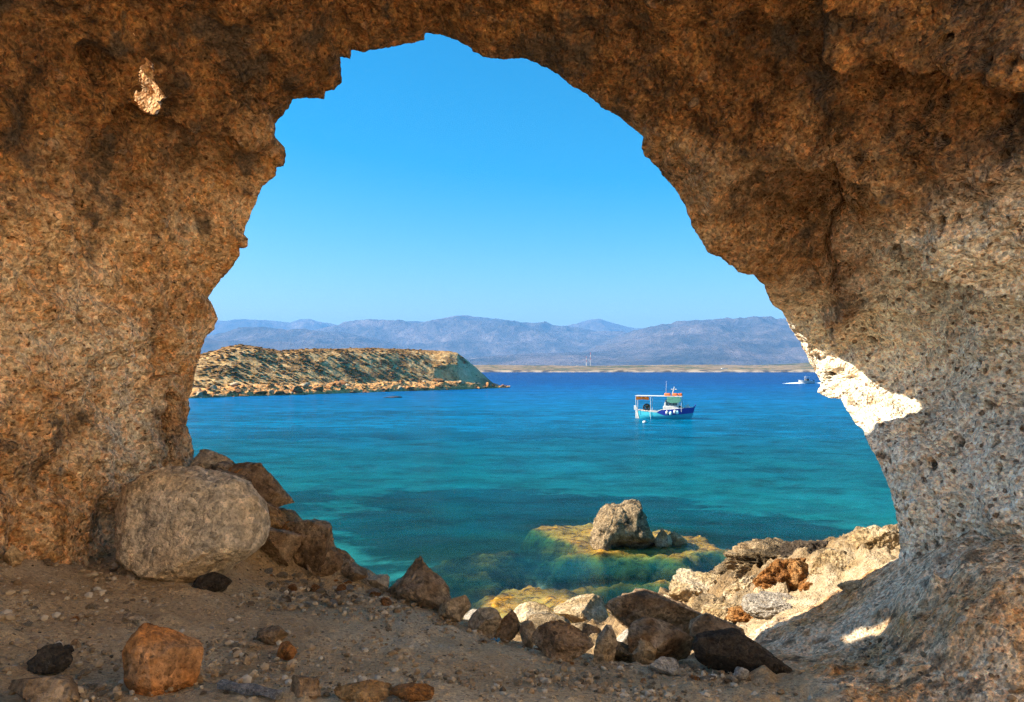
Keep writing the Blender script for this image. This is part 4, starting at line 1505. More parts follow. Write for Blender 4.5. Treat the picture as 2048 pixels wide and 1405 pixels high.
    b_torus(bm, (-3.0, -0.5, 1.85), 0.52, 0.13, 'y', 24, 8)
    b_bar(bm, (-3.0, -0.5, 1.85), (-3.0, 0.3, 1.85), 0.09, 8)
    b_bar(bm, (-3.0, -0.1, 1.0), (-3.0, -0.1, 1.85), 0.1, 8)
    for k in range(4):
        A = k * math.pi / 4
        b_bar(bm, (-3 + 0.5 * math.cos(A), -0.5, 1.85 + 0.5 * math.sin(A)), (-3 - 0.5 * math.cos(A), -0.5, 1.85 - 0.5 * math.sin(A)), 0.035, 6)
    win = bm_obj('net_winch', bm, BM_['black'], root, True)
    bm = bmesh.new()
    b_bar(bm, (-3.0, -0.42, 1.9), (-3.0, 0.22, 1.9), 0.30, 14)
    bm_obj('net_rope', bm, BM_['brass'], win, True)
    bm = bmesh.new()
    b_box(bm, (-3.5, -0.6, 1.25), (0.7, 0.6, 0.32), 0.05)
    bm_obj('crate', bm, BM_['orangecl'], root)
    bm = bmesh.new()
    b_torus(bm, (2.35, -0.75, 1.75), 0.34, 0.13, 'y', 18, 8)
    bm_obj('tyre', bm, BM_['black'], root, True)
    # roof gear
    for i, (cx, sx) in enumerate(((0.35, 1.0), (1.55, 0.8), (2.35, 0.7))):
        bm = bmesh.new()
        b_box(bm, (cx, -0.3 + 0.3 * i, 3.98), (sx, 0.9, 0.46), 0.14)
        bm_obj('life_raft', bm, BM_['redor'], root, True)
    bm = bmesh.new()
    b_bar(bm, (1.0, 0, 3.7), (1.45, 0, 5.25), 0.10, 8, 0.07)
    b_bar(bm, (1.35, -0.5, 4.85), (1.35, 0.5, 4.85), 0.06, 6)
    b_bar(bm, (0.9, 0, 4.85), (1.8, 0, 4.85), 0.06, 6)
    bm_obj('mast', bm, BM_['white'], root)
    bm = bmesh.new()
    b_bar(bm, (0.1, -0.4, 3.7), (0.18, -0.4, 6.2), 0.02, 6)
    bm_obj('antenna', bm, BM_['white'], root)
    # fenders over the side, foredeck gear
    for i, (s, dz) in enumerate(((0.55, 0.05), (0.62, -0.12), (0.70, 0.1), (0.745, -0.05))):
        bm = bmesh.new()
        c = side_pt(s, 0.95, -1)
        bmesh.ops.create_uvsphere(bm, u_segments=12, v_segments=8, radius=0.24)
        for v in bm.verts:
            v.co = Vector((c[0] + v.co.x, c[1] - 0.22 + v.co.y, c[2] + dz - 0.1 + v.co.z * 1.35))
        bm_obj('fender', bm, BM_['cyanf'] if i % 2 else BM_['white'], root, True)
    bm = bmesh.new()
    b_bar(bm, (3.3, -0.3, 1.75), (3.75, -0.2, 2.45), 0.09, 6)
    b_bar(bm, (3.2, -0.3, 2.3), (4.0, -0.2, 1.95), 0.07, 6)
    b_box(bm, (3.3, 0.1, 1.8), (0.6, 0.6, 0.35), 0.05)
    bm_obj('anchor_windlass', bm, BM_['white'], root)
    bm = bmesh.new()
    b_bar(bm, (-2.35, -1.45, 1.25), (-2.2, -1.62, -0.3), 0.035, 6)
    bm_obj('rope', bm, BM_['white'], root)
    bx, by = on_sea(1289, 846)
    bm = bmesh.new()
    bmesh.ops.create_uvsphere(bm, u_segments=14, v_segments=9, radius=0.2)
    for v in bm.verts:
        v.co.x *= 1.35
        v.co.z += 0.05
        if v.co.x > 0.2:
            v.co.y *= 0.6
    ob = bm_obj('mooring_buoy', bm, BM_['white'], None, True, (bx, by, 0.02))
    tag(ob, 'small white float on the water under the fishing boat stern', 'buoy')


fishing_boat()
tick('fishing_boat')


def speed_boat():
    x_, y_ = on_sea(1612, 767.5)
    root = bpy.data.objects.new('speed_boat', None)
    COL.objects.link(root)
    root.location = (x_, y_, 0)
    root.rotation_euler = (0, 0, R(8))
    tag(root, 'tiny white speedboat under way near the far shore', 'boat')
    bm = bmesh.new()
    n = 14
    rows = []
    for i in range(n):
        s = i / (n - 1)
        hw = 1.25 * (1 - max(0, (0.55 - s) / 0.55) ** 2.2)
        x = -3.6 + 7.2 * s
        zt = 1.15 + 0.5 * (1 - s) ** 2
        rows.append([bm.verts.new((x, -hw, zt)), bm.verts.new((x, -hw * 0.7, 0.1)), bm.verts.new((x, 0, -0.25)), bm.verts.new((x, hw * 0.7, 0.1)), bm.verts.new((x, hw, zt))])
    for i in range(n - 1):
        for j in range(4):
            bm.faces.new([rows[i][j], rows[i + 1][j], rows[i + 1][j + 1], rows[i][j + 1]])
        bm.faces.new([rows[i][0], rows[i + 1][0], rows[i + 1][4], rows[i][4]])
    bm.faces.new(rows[-1])
    bm_obj('hull', bm, BM_['white'], root)
    bm = bmesh.new()
    b_box(bm, (0.4, 0, 1.7), (1.4, 1.5, 0.9), 0.1)
    bm_obj('console', bm, BM_['black'], root)
    bm = bmesh.new()
    b_box(bm, (0.5, 0, 3.0), (2.0, 1.7, 0.12), 0.03)
    for sx in (-0.4, 1.3):
        for sg in (-1, 1):
            b_bar(bm, (sx, sg * 0.7, 1.2), (sx, sg * 0.7, 3.0), 0.06, 6)
    bm_obj('sun_top', bm, BM_['white'], root)
    bm = bmesh.new()
    b_box(bm, (3.7, 0, 1.0), (0.5, 0.5, 1.1), 0.1)
    bm_obj('outboard_motor', bm, BM_['black'], root)
    # white water: bow spray and wake as low mounds of foam
    for nm, pts in (('bow_foam', [(-11, 0.3, 0.05), (-7, 1.0, 0.35), (-3, 1.6, 0.55), (-1, 1.0, 0.2)]), ('wake', [(3.5, 1.0, 0.3), (8, 1.8, 0.5), (16, 2.4, 0.45), (26, 2.8, 0.3), (38, 3.2, 0.1)])):
        xs = np.linspace(pts[0][0], pts[-1][0], 30)
        w = np.interp(xs, [a[0] for a in pts], [a[1] for a in pts])
        hh = np.interp(xs, [a[0] for a in pts], [a[2] for a in pts])
        V = []
        for x, ww, h_ in zip(xs, w, hh):
            for k in range(9):
                A = math.pi * k / 8
                V.append((x, -ww * math.cos(A), -0.1 + (h_ + 0.1) * math.sin(A)))
        V = np.array(V)
        V += 0.12 * np.stack([fbm(V / 1.2 + k * 7, 3) for k in range(3)], 1)
        add(nm, mesh_np(nm, V, grid_faces(30, 9)), M['foam'], root)


M['foam'] = plain('white_foam', (0.80, 0.85, 0.88), 0.9, 0.1, 0.1, 0.8)
speed_boat()

# ------------------------------------------------------------------ far works: chimneys, houses
def chimneys():
    red = plain('red_band', (0.34, 0.13, 0.11), 0.8, 0.1, 0.05)
    wht = plain('white_band', (0.45, 0.44, 0.43), 0.8, 0.1, 0.05)
    D = FAR_D + 480
    for px, base, top, lab in ((1173, 737, 713, 'shorter of two red and white striped chimneys on the far shore'), (1181, 737, 705, 'taller of two red and white striped chimneys on the far shore')):
        x = (px - CX) / FPX * D
        z0, z1 = CAMZ + (HY - base) / FPX * D - 3, CAMZ + (HY - top) / FPX * D
        root = bpy.data.objects.new('chimney', None)
        COL.objects.link(root)
        root.location = (x, D, z0)
        tag(root, lab, 'chimney', 'power station chimneys')
        h = z1 - z0
        n = 7
        for k in range(n):
            bm = bmesh.new()
            r0, r1 = 1.35 - 0.5 * k / n, 1.35 - 0.5 * (k + 1) / n
            b_bar(bm, (0, 0, h * k / n), (0, 0, h * (k + 1) / n), r0, 16, r1)
            bm_obj('band', bm, red if k % 2 == 0 and k > 2 else wht, root, False)


chimneys()


def far_house(px, py, w, h, lab, name='house', D=None):
    D = D or FAR_D + 60
    x = (px - CX) / FPX * D
    z = CAMZ + (HY - py) / FPX * D
    root = bpy.data.objects.new(name, None)
    COL.objects.link(root)
    root.location = (x, D, z)
    tag(root, lab, 'house')
    W, H = w / FPX * D, h / FPX * D
    bm = bmesh.new()
    b_box(bm, (0, 0, H * 0.5 - 1), (W, W * 0.7, H + 2))
    wl = bm_obj('wall', bm, BM_['white'], root)
    bm = bmesh.new()
    b_box(bm, (0, 0, H + 0.15), (W * 1.06, W * 0.76, 0.3))
    bm_obj('roof', bm, BM_['white'], root)
    for k in (-0.3, 0.05, 0.33):
        bm = bmesh.new()
        b_box(bm, (W * k, -W * 0.35 - 0.03, H * 0.5), (W * 0.13, 0.1, H * 0.45))
        bm_obj('window' if k != 0.05 else 'door', bm, BM_['glass'], root)


far_house(1449, 742.0, 12, 5.0, 'small white flat roofed house on the far beach')
far_house(1166, 735.5, 8, 3.0, 'low pale shed left of the striped chimneys', 'shed', FAR_D + 420)
far_house(1156, 735.0, 5, 4.0, 'narrow pale block at the left end of the far works', 'shed', FAR_D + 420)
far_house(1206, 735.0, 9, 2.5, 'long low white building right of the striped chimneys', 'house', FAR_D + 420)

# ------------------------------------------------------------------ rocks of the shore and cave floor
def put(name, px, py, w, h, mat, seed, label, Y=None, sub=4, deep=0.8, rotz=None, sink=0.15, cat='rock', group=None, roty=0.0, **kw):
    """a rock whose foot stands at photo row py, w x h photo pixels large"""
    if Y is None:
        Y = ground_hit(px, py)
    x, _, z = at(px, py, Y)
    W, H = w / FPX * Y, h / FPX * Y
    H = H / (1 - sink)
    dims = (W, W * deep, H)
    o = boulder(name, seed, sub, dims, M[mat], (x, Y + W * deep * 0.35, z), rotz if rotz is not None else 0.0, sink, **kw)
    o.rotation_euler[1] = roty
    return tag(o, label, cat, group)


# the great boulder, shaped by hand from its outline
def great_boulder():
    Y = 5.75
    prof = np.array([(243, 1010), (262, 975), (300, 952), (350, 946), (400, 948), (450, 960), (492, 985), (515, 1020), (530, 1060), (524, 1095), (505, 1115), (470, 1140), (430, 1165), (390, 1180), (340, 1165), (290, 1150), (258, 1125), (246, 1080), (238, 1040)], float)
    c = np.array([385, 1065.0])
    ang = np.arctan2(-(prof[:, 1] - c[1]), prof[:, 0] - c[0])
    rad = np.hypot(*(prof - c).T)
    o_ = np.argsort(ang)
    ang, rad = ang[o_], rad[o_]
    v, f = ICO[6]
    th = np.arctan2(v[:, 2], v[:, 0])
    rr = np.interp(th, np.concatenate([[ang[-1] - 2 * math.pi], ang, [ang[0] + 2 * math.pi]]), np.concatenate([[rad[-1]], rad, [rad[0]]])) / FPX * Y
    rho = np.hypot(v[:, 0], v[:, 2])
    # a flat-fronted lens
    pr = np.clip(rho, 0, 1) ** 0.42
    dep = np.sign(v[:, 1]) * np.abs(v[:, 1]) ** 0.9 * 0.36
    P = np.stack([np.cos(th) * rr * pr, dep, np.sin(th) * rr * pr], 1)
    for pn, pd in (((-0.05, -1, 0.22), 0.20), ((0.62, -0.75, 0.25), 0.33), ((-0.75, -0.6, 0.15), 0.43), ((0.1, -0.55, 0.85), 0.36), ((0.35, -0.6, -0.7), 0.33)):
        pn = np.array(pn) / np.linalg.norm(pn)
        P -= np.outer(np.clip(P @ pn - pd, 0, None) * 0.88, pn)
    n = P / (np.linalg.norm(P, axis=1)[:, None] + 1e-9)
    d = 0.07 * fbm(P / 0.45 + 4, 4) + 0.03 * ridged(P / 0.22 + 8, 5, 0.62) + 0.012 * fbm(P / 0.04, 3)
    P += n * d[:, None]
    x, _, z = at(c[0], c[1], Y)
    me = mesh_np('boulder', P, f)
    o = add('boulder', me, M['boulder'], loc=(x - 0.05, Y + 0.12, z))
    o.rotation_euler = (R(-8), 0, 0)
    tag(o, 'largest pale rounded boulder leaning against the left cave wall', 'boulder')


great_boulder()
tick('great_boulder')

put('rock', 308, 1388, 155, 128, 'orange', 221, 'big angular orange rock lying on the cave floor', sub=5, cuts=4, rough=0.2, fine=0.05, rotz=0.4, sink=0.10)
put('rock', 418, 1188, 84, 40, 'dark', 22, 'flat dark brown stone wedged under the largest boulder', sub=4, deep=0.6, rough=0.15)
put('stone', 541, 1292, 62, 36, 'brown', 23, 'flat squared tan stone block left of the floor centre', sub=4, cuts=12, deep=0.6)
put('stone', 572, 1320, 44, 32, 'orange', 24, 'small tilted pinkish block in front of the squared tan block', sub=4, cuts=12, deep=0.7)
put('stone', 606, 1400, 68, 40, 'brown', 25, 'flat striped tan slab at the bottom of the floor', sub=4, cuts=12, deep=0.7)
put('rock', 95, 1345, 90, 52, 'dark', 26, 'charred dark reddish lump at the left of the floor', sub=4, rough=0.4, erode=0.15)
put('stone', 130, 1312, 26, 20, 'dark', 27, 'small black stone beside the charred lump', sub=3)
put('rock', 70, 1412, 150, 50, 'brown', 28, 'low brown rock cut by the bottom left corner', sub=5, rough=0.3)
put('rock', 18, 1130, 42, 40, 'tan', 29, 'pale block at the foot of the left wall edge', sub=4, cuts=9)
put('stone', 245, 1130, 34, 22, 'tan', 30, 'small stone tucked left of the largest boulder', sub=3)
put('rock', 720, 1412, 120, 34, 'rust', 31, 'low rusty rock at the bottom edge left of centre', sub=4, rough=0.3, cat='rock')
put('rock', 820, 1412, 90, 32, 'rust', 32, 'low rusty rock at the bottom edge near centre', sub=4, rough=0.3)
put('stone', 145, 1300, 24, 18, 'brown', 33, 'dark pebble sized stone near the charred lump', sub=3)
put('stone', 270, 1258, 60, 28, 'tan', 34, 'long low grey tan stone above the orange rock', sub=4, deep=0.5)

# rubble heaped outside the left foot, seen against the water
rub = [(418, 938, 60, 34, 'tan', 6.8, 'flat tan slab jutting over the sea at the left foot'), (466, 952, 62, 24, 'rust', 6.8, 'thin reddish slab on the heap behind the largest boulder'),
       (495, 1020, 110, 76, 'brown', 6.7, 'rounded brown boulder on the heap beside the sea'), (470, 985, 50, 30, 'tan', 6.7, 'small tan wedge stone behind the largest boulder'),
       (530, 1070, 58, 52, 'rust', 6.7, 'rusty knob below the rounded brown boulder'), (548, 1120, 80, 60, 'brown', 6.5, 'cracked brown block right of the largest boulder'),
       (600, 1125, 90, 70, 'brown', 6.7, 'brown crag sloping down to the sea on the left'), (565, 1082, 50, 36, 'rust', 6.75, 'rusty stone above the brown crag'),
       (650, 1145, 70, 46, 'brown', 6.7, 'brown stone at the foot of the left heap'), (700, 1158, 46, 28, 'brown', 6.7, 'low brown stone ending the left heap'),
       (585, 1098, 56, 34, 'rust', 6.75, 'rusty crumb on the crest of the left heap'), (625, 1118, 60, 40, 'brown', 6.8, 'brown crag stone low on the left heap'),
       (515, 1045, 60, 44, 'brown', 6.7, 'brown knuckle of rock below the rounded brown boulder'), (670, 1150, 50, 30, 'tan', 6.75, 'tan stone low on the left heap'),
       (440, 950, 44, 26, 'brown', 6.8, 'small brown stone under the flat tan slab'),
       (445, 1000, 90, 60, 'brown', 6.7, 'brown mass showing over the largest boulder')]
for k, (px, py, w, h, m, Y, lab) in enumerate(rub):
    put('rock', px, py + 6, w * 1.35, h * 1.25, m, 60 + k, lab, Y=Y, sub=5 if w > 70 else 4, rough=0.3, cuts=10, deep=0.9, cat='rock', group='rubble heap by the left foot')

lip = [
    ('rock', 848, 1218, 118, 96, 'brown', 80, 'pointed brown rock standing alone at the lip of the floor', dict(sub=5, rough=0.35, cuts=5, taper=0.72, erode=0.08)),
    ('rock', 800, 1200, 60, 40, 'brown', 81, 'low brown rock left of the pointed rock', {}),
    ('stone', 755, 1185, 44, 30, 'tan', 82, 'tan stone on the lip before the sea left of the pointed rock', {}),
    ('stone', 730, 1172, 34, 24, 'pale', 83, 'pale stone on the lip near the left heap', {}),
    ('rock', 908, 1246, 66, 50, 'tan', 84, 'tan rock just right of the pointed rock', {}),
    ('rock', 968, 1270, 70, 48, 'tan', 85, 'low tan rock in the middle of the lip', {}),
    ('rock', 1010, 1282, 62, 56, 'brown', 86, 'rounded dark tan rock before the sunlit grey rocks', dict(rough=0.3)),
    ('rock', 1056, 1296, 36, 50, 'brown', 87, 'narrow upright brown stone left of the long brown rock', {}),
    ('rock', 1127, 1322, 128, 68, 'brown', 88, 'long brown log shaped rock on the lip', dict(sub=5, cuts=10, deep=0.45, rough=0.2)),
    ('rock', 1165, 1296, 84, 46, 'greyrock', 89, 'shaded grey rock behind the long brown rock', {}),
    ('rock', 1212, 1330, 50, 78, 'tan', 90, 'upright pale slab right of the long brown rock', dict(cuts=10)),
    ('rock', 1250, 1330, 66, 40, 'greyrock', 91, 'grey lumpy stone beside the upright pale slab', dict(erode=0.1)),
    ('rock', 1286, 1334, 56, 52, 'tan', 92, 'small round tan rock before the round dark rock', {}),
    ('rock', 1325, 1336, 140, 88, 'brown', 93, 'round dark brown rock right of the small round one', dict(sub=5, rough=0.3, erode=0.08)),
    ('boulder', 1330, 1285, 240, 98, 'brown', 94, 'broad boulder half in sun behind the lip', dict(sub=6, rough=0.3, erode=0.10, deep=0.7, Y=6.95)),
    ('rock', 1482, 1350, 205, 72, 'dark', 95, 'long black rock slanting down on the right of the lip', dict(sub=6, rough=0.22, cuts=10, deep=0.35, erode=0.09, rotz=-0.2, roty=0.30)),
    ('rock', 1262, 1300, 60, 34, 'pale', 96, 'whitish crumbly stone under the broad boulder', {}),
    ('stone', 1330, 1352, 60, 30, 'pale', 97, 'flat whitish stone in front of the round dark rock', {}),
    ('stone', 1485, 1362, 34, 22, 'pale', 98, 'white crumb of stone before the long black rock', dict(erode=0.2)),
    ('rock', 1440, 1300, 110, 60, 'brown', 99, 'brown rock between the broad boulder and the black rock', dict(Y=6.3)),
]
for nm, px, py, w, h, m, sd, lab, kw in lip:
    kw = dict(kw)
    kw.setdefault('sub', 4)
    put(nm, px, py, w, h, m, sd, lab, group='rocks along the lip of the floor', **kw)

# sunlit rocks on the shore below and on the right
shore = [
    (965, 1250, 80, 24, 'pale', 9.5, 101, 'small sunlit whitish rock peeping over the lip', {}),
    (1072, 1262, 90, 46, 'sunrock', 18.5, 102, 'jagged sunlit rock casting a black shadow by the golden shelf', {}),
    (1105, 1282, 96, 44, 'greyrock', 17.0, 103, 'grey spiky sunlit rock in front of the golden shelf', dict(erode=0.2)),
    (1165, 1270, 112, 64, 'sunrock', 18.0, 104, 'rounded sunlit boulder between the golden shelf and broad boulder', {}),
    (1410, 1210, 130, 62, 'sunrock', 15.0, 105, 'tan eroded sunlit rock at the near end of the point', {}),
    (1545, 1150, 150, 66, 'greyrock', 14.0, 106, 'dark grey eroded crag on the rocky point', dict(erode=0.2)),
    (1630, 1125, 110, 42, 'dark', 13.6, 107, 'black spiky rock on the crest of the point', dict(erode=0.22)),
    (1590, 1185, 130, 74, 'rust', 12.0, 108, 'rusty orange rock in the middle of the point', dict(erode=0.16)),
    (1690, 1160, 120, 60, 'sunrock', 11.5, 109, 'tan sunlit ledge right of the rusty orange rock', dict(erode=0.14)),
    (1765, 1118, 110, 72, 'sunrock', 10.6, 110, 'high tan crag touching the right cave wall', dict(erode=0.14)),
    (1455, 1252, 90, 40, 'sunrock', 10.5, 111, 'low sunlit rock above the bright washed patch', dict(erode=0.16)),
    (1560, 1235, 110, 34, 'pale', 9.4, 112, 'pale washed rock on the sunlit ramp', {}),
    (1500, 1195, 80, 40, 'sunrock', 13.0, 113, 'small tan crag left of the rusty orange rock', dict(erode=0.16)),
    (1350, 1225, 70, 34, 'sunrock', 15.0, 114, 'small sunlit rock behind the broad boulder', dict(erode=0.14)),
    (1640, 1185, 70, 30, 'rust', 10.8, 115, 'small rusty lump below the tan ledge', dict(erode=0.16)),
    (1480, 1160, 90, 44, 'greyrock', 0, 116, 'grey crag between the near end of the point and the dark crag', dict(erode=0.22)),
    (1580, 1118, 70, 34, 'greyrock', 0, 117, 'spiky grey crest left of the black spiky rock', dict(erode=0.25)),
    (1660, 1135, 80, 36, 'greyrock', 0, 118, 'dark crest stone between black spiky rock and tan ledge', dict(erode=0.22)),
    (1720, 1125, 70, 40, 'sunrock', 0, 119, 'tan knob left of the high tan crag', dict(erode=0.2)),
    (1380, 1190, 60, 26, 'greyrock', 0, 123, 'low grey spur at the water end of the point', dict(erode=0.2)),
    (1540, 1205, 80, 36, 'sunrock', 0, 124, 'tan pitted rock below the dark grey crag', dict(erode=0.22)),
    (1430, 1228, 70, 36, 'greyrock', 0, 125, 'grey brown knob above the broad boulder', dict(erode=0.2)),
    (1490, 1240, 60, 26, 'rust', 0, 126, 'small rusty knob at the top of the bright patch', dict(erode=0.2)),
    (1720, 1185, 60, 22, 'sunrock', 0, 127, 'flat tan rock on the upper end of the bright ramp', dict(erode=0.14)),
]
for px, py, w, h, m, Y, sd, lab, kw in shore:
    kw = dict(kw)
    kw.setdefault('erode', 0.10)
    point = px >= 1200
    if point:      # crags of the bedrock point: set deep in the ground, jagged
        kw['erode'] = kw['erode'] + 0.12
    put('rock', px, py, w * (1.15 if point else 1), h * (0.85 if point else 1), m, sd, lab, Y=None if point else Y, sub=6 if point else 5, rough=0.35, cuts=1 if point else 5, deep=0.9, sink=0.42 if point else 0.12, group='sunlit rocks on the shore', **kw)


# the stack standing on the reef
def sea_stack():
    Yb = CAMZ * FPX / (1092 - HY)
    prof = np.array([(1183, 1094), (1186, 1075), (1192, 1060), (1196, 1040), (1205, 1028), (1222, 1016), (1245, 1018), (1258, 1010), (1272, 1008), (1282, 1010), (1284, 1025), (1292, 1045), (1296, 1062), (1312, 1088), (1300, 1097), (1245, 1099)], float)
    c = np.array([1245, 1062.0])
    ang = np.arctan2(-(prof[:, 1] - c[1]), prof[:, 0] - c[0])
    rad = np.hypot(*(prof - c).T)
    o_ = np.argsort(ang)
    ang, rad = ang[o_], rad[o_]
    v, f = ICO[6]
    th = np.arctan2(v[:, 2], v[:, 0])
    rr = np.interp(th, np.concatenate([[ang[-1] - 2 * math.pi], ang, [ang[0] + 2 * math.pi]]), np.concatenate([[rad[-1]], rad, [rad[0]]])) / FPX * Yb
    pr = np.clip(np.hypot(v[:, 0], v[:, 2]), 0, 1) ** 0.33
    P = np.stack([np.cos(th) * rr * pr, np.sign(v[:, 1]) * np.abs(v[:, 1]) ** 0.8 * 0.8, np.sin(th) * rr * pr], 1)
    # leaning face: the top stands back, the foot comes forward on the left, undercut on the right
    P[:, 1] += (P[:, 2] + 0.4) * 0.35
    und = sstep(-0.15, -0.5, P[:, 2]) * sstep(-0.7, -0.2, P[:, 0]) * (P[:, 1] < 0.2)
    P[:, 1] += und * 0.75
    n = P / (np.linalg.norm(P, axis=1)[:, None] + 1e-9)
    d = 0.22 * (ridged(P / np.array([0.38, 0.5, 0.7]) + 4, 6, 0.7) - 0.45) + 0.12 * fbm(P / 0.14 + 8, 4, 0.6)
    P += n * d[:, None] * sstep(-0.8, -0.3, P[:, 2])[:, None]
    x, _, z = at(c[0], c[1], Yb)
    me = mesh_np('sea_stack', P, f)
    tag(add('sea_stack', me, M['greyrock'], loc=(x, Yb, z)), 'tall pale jagged rock standing in the shallow sea', 'rock')


sea_stack()
tick('sea_stack')
YR = CAMZ * FPX / (1092 - HY)
put('rock', 1328, 1092, 40, 34, 'sunrock', 120, 'small jagged rock just right of the tall sea rock', Y=YR, sub=5, erode=0.2, sink=0.2, taper=0.6, cuts=3)
put('rock', 1356, 1090, 44, 24, 'sunrock', 121, 'lower jagged rock at the right end of the reef', Y=YR + 0.3, sub=5, erode=0.25, sink=0.2, taper=0.5, cuts=3)
put('rock', 1300, 1094, 30, 16, 'dark', 122, 'low dark rock in the shadow of the tall sea rock', Y=YR + 0.2, sub=4, erode=0.1)


# loose stones: a few hundred individuals, the grit as one mass
def loose_stones():
    r = np.random.default_rng(23)
    protos = []
    for k in range(9):
        v, f = rock_np(500 + k, 2, (1.0, 0.8, 0.6), 0.3, 7, 0.08)
        me = mesh_np('stone', v, f, None, False)
        me.materials.append([M['pebble'], M['tan'], M['pale'], M['pebble'], M['brown'], M['pebble'], M['orange'], M['pale'], M['tan']][k])
        protos.append(me)
    COLW = ['sandy', 'tan', 'whitish', 'sandy', 'brown', 'sandy', 'orange', 'whitish', 'tan']
    zones = [  # px range, py range, count, size px, label, group
        ((520, 780), (1125, 1215), 90, (12, 34), 'stone in the rubble between the boulder and the pointed rock', 'rubble stones near the pointed rock'),
        ((30, 700), (1190, 1400), 80, (9, 26), 'loose stone on the left of the cave floor', 'loose stones on the left floor'),
        ((880, 1580), (1285, 1385), 70, (9, 26), 'stone at the foot of the lip rocks', 'stones at the foot of the lip rocks'),
        ((700, 1500), (1300, 1400), 30, (6, 14), 'pebble on the trodden middle of the floor', 'pebbles on the middle floor'),
        ((1560, 1900), (1290, 1400), 30, (8, 22), 'stone on the right of the cave floor', 'loose stones on the right floor'),
    ]
    for (x0, x1), (y0, y1), n, (s0, s1), lab, grp in zones:
        for k in range(n):
            px, py = r.uniform(x0, x1), r.uniform(y0, y1)
            if grp.startswith('stones at') and py < 1275 + 0.14 * (px - 1000):
                py = 1285 + 0.14 * (px - 1000) + r.uniform(0, 25)
            Y = ground_hit(px, py)
            if Y > 8:
                continue
            x, _, z = at(px, py, Y)
            s = (s0 + (s1 - s0) * r.random() ** 2) / FPX * Y
            pk = int(r.integers(0, 9))
            o = add('stone', protos[pk], loc=(x, Y, z + s * 0.12), rot=(r.uniform(-.4, .4), r.uniform(-.4, .4), r.uniform(0, 6.3)))
            o.scale = (s, s * r.uniform(0.7, 1.1), s * r.uniform(0.7, 1.1))
            big = s * FPX / Y > 0.55 * (s0 + s1)
            tag(o, ('larger ' if big else 'tiny ' if s * FPX / Y < s0 * 1.25 else 'small ') + COLW[pk] + ' ' + lab, 'stone', grp)
    # grit
    bv, bf = ICO[1]
    Vs, Fs, hue = [], [], []
    n = 19000
    yy = 3.2 + 4.2 * r.random(n) ** 1.0
    xx = (r.random(n) * 2 - 1) * np.minimum(0.64 * yy + 0.2, 3.6)
    cl = perlin(np.stack([xx / 0.8, yy / 0.8, 0 * xx], 1))
    keep = (rocky_mask(np.stack([xx, yy], 1)) < 0.5) & (r.random(n) < 0.55 + 0.9 * cl)
    xx, yy = xx[keep], yy[keep]
    zz = ground_z(np.stack([xx, yy], 1))[0]
    for k in range(len(xx)):
        s = 0.005 + 0.026 * r.random() ** 4
        q = bv * np.array([s, s * r.uniform(.6, 1), s * r.uniform(.5, .8)]) * (1 + 0.15 * r.normal(size=(len(bv), 1)))
        A = r.uniform(0, 6.3)
        q = np.stack([q[:, 0] * math.cos(A) - q[:, 1] * math.sin(A), q[:, 0] * math.sin(A) + q[:, 1] * math.cos(A), q[:, 2]], 1)
        Vs.append(q + np.array([xx[k], yy[k], zz[k] + 0.012]))
        Fs.append(bf + k * len(bv))
        hue.append(np.full(len(bv), r.random()))
    t = NT('grit')
    c = t.ramp(t.attr('hue'), [(0.0, (0.10, 0.075, 0.05)), (0.12, (0.26, 0.165, 0.085)), (0.5, (0.34, 0.24, 0.145)), (0.8, (0.44, 0.33, 0.21)), (1.0, (0.54, 0.45, 0.34))])
    mt = t.done(t.pbsdf(c, 0.95, None, 0.1))
    o = add('gravel', mesh_np('gravel', np.concatenate(Vs), np.concatenate(Fs), {'hue': np.concatenate(hue)}, False), mt)
    tag(o, 'fine pale grit and pebbles strewn over the cave floor', 'gravel', kind='stuff')


loose_stones()
tick('loose_stones')


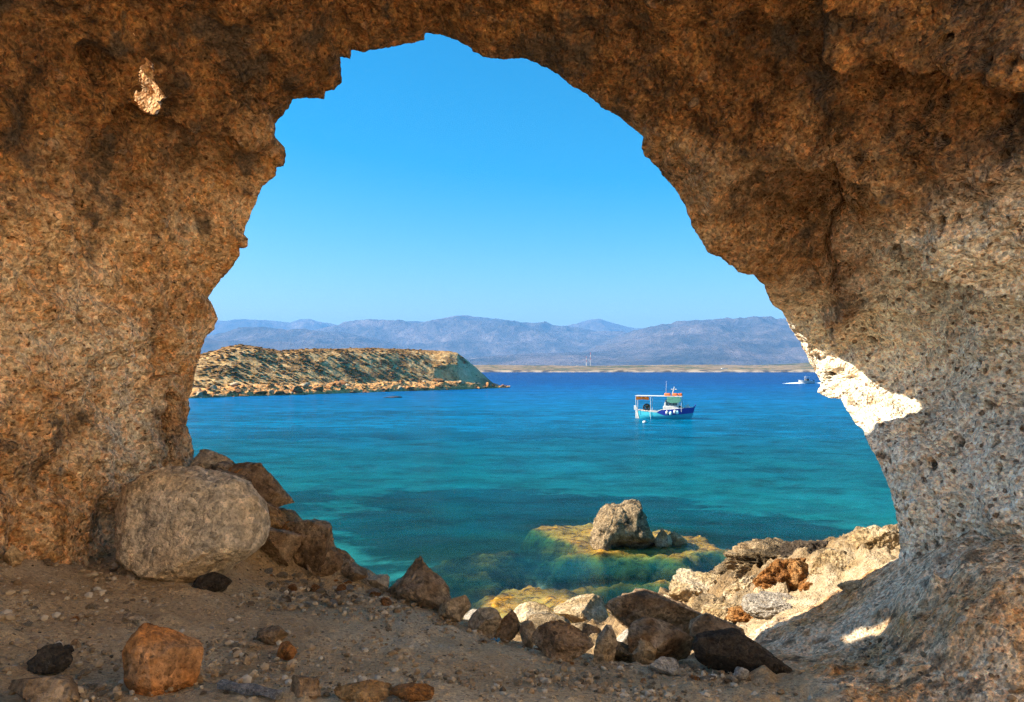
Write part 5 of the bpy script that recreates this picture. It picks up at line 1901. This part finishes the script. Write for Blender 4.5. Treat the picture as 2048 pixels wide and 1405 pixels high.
def small_things():
    # driftwood plank
    Y = ground_hit(500, 1392)
    x, _, z = at(500, 1392, Y)
    bm = bmesh.new()
    b_box(bm, (0, 0, 0.02), (0.34, 0.055, 0.03), 0.006)
    bmesh.ops.subdivide_edges(bm, edges=bm.edges[:], cuts=3, use_grid_fill=True)
    for v in bm.verts:
        v.co.y += 0.018 * math.sin(v.co.x * 11)
        v.co.z += 0.006 * math.sin(v.co.x * 23 + v.co.y * 60)
        v.co.y *= 1 - 0.9 * max(0, v.co.x)
    o = bm_obj('driftwood', bm, M['wood'], None, False, (x, Y, z + 0.01))
    o.rotation_euler = (0, 0, R(-28))
    tag(o, 'grey weathered piece of driftwood at the bottom of the floor', 'driftwood')
    for px, py, ln, az, lab in ((660, 1262, 0.12, 0.15, 'thin dark twig on the floor right of the tan block'), (950, 1312, 0.09, 0.5, 'pale splinter of wood on the middle of the floor')):
        Y = ground_hit(px, py)
        x, _, z = at(px, py, Y)
        bm = bmesh.new()
        b_bar(bm, (-ln / 2, 0, 0.012), (0, 0.006, 0.022), 0.005, 6)
        b_bar(bm, (0, 0.006, 0.022), (ln / 2, -0.004, 0.014), 0.005, 6, 0.003)
        o = bm_obj('twig', bm, M['wood'] if py > 1300 else M['dark'], None, False, (x, Y, z))
        o.rotation_euler = (0, 0, az)
        tag(o, lab, 'twig')
    # scrap of blue plastic
    Y = ground_hit(991, 1285)
    x, _, z = at(991, 1285, Y)
    V = []
    for i in range(9):
        for j in range(5):
            u, w = i / 8 - 0.5, j / 4 - 0.5
            V.append((u * 0.07, w * 0.04 + 0.006 * math.sin(i), 0.012 + 0.012 * math.sin(i * 1.7 + j) + 0.008 * math.cos(j * 2.1)))
    me = mesh_np('plastic_scrap', V, grid_faces(9, 5), None, False)
    o = add('plastic_scrap', me, plain('blue_plastic', (0.05, 0.25, 0.42), 0.4, 0.4), None, (x, Y, z))
    sm = o.modifiers.new('thick', 'SOLIDIFY')
    sm.thickness = 0.002
    tag(o, 'crumpled scrap of blue plastic on the floor by the lip', 'litter')


small_things()


# ------------------------------------------------------------------ air
def haze():
    bm = bmesh.new()
    b_box(bm, (0, 0, 0), (1, 1, 1))
    t = NT('haze')
    v = t.n('ShaderNodeVolumePrincipled')
    v.inputs['Color'].default_value = (0.19, 0.50, 1.0, 1)
    v.inputs['Density'].default_value = 0.000125
    v.inputs['Anisotropy'].default_value = 0.0
    t.t.links.new(v.outputs[0], t.out.inputs['Volume'])
    o = bm_obj('haze', bm, t.m)
    o.location = (0, 4800, 285)
    o.scale = (24000, 10000, 630)
    tag(o, 'thin blue sea haze over the bay and mountains', 'haze', kind='stuff')


haze()
tick('haze')
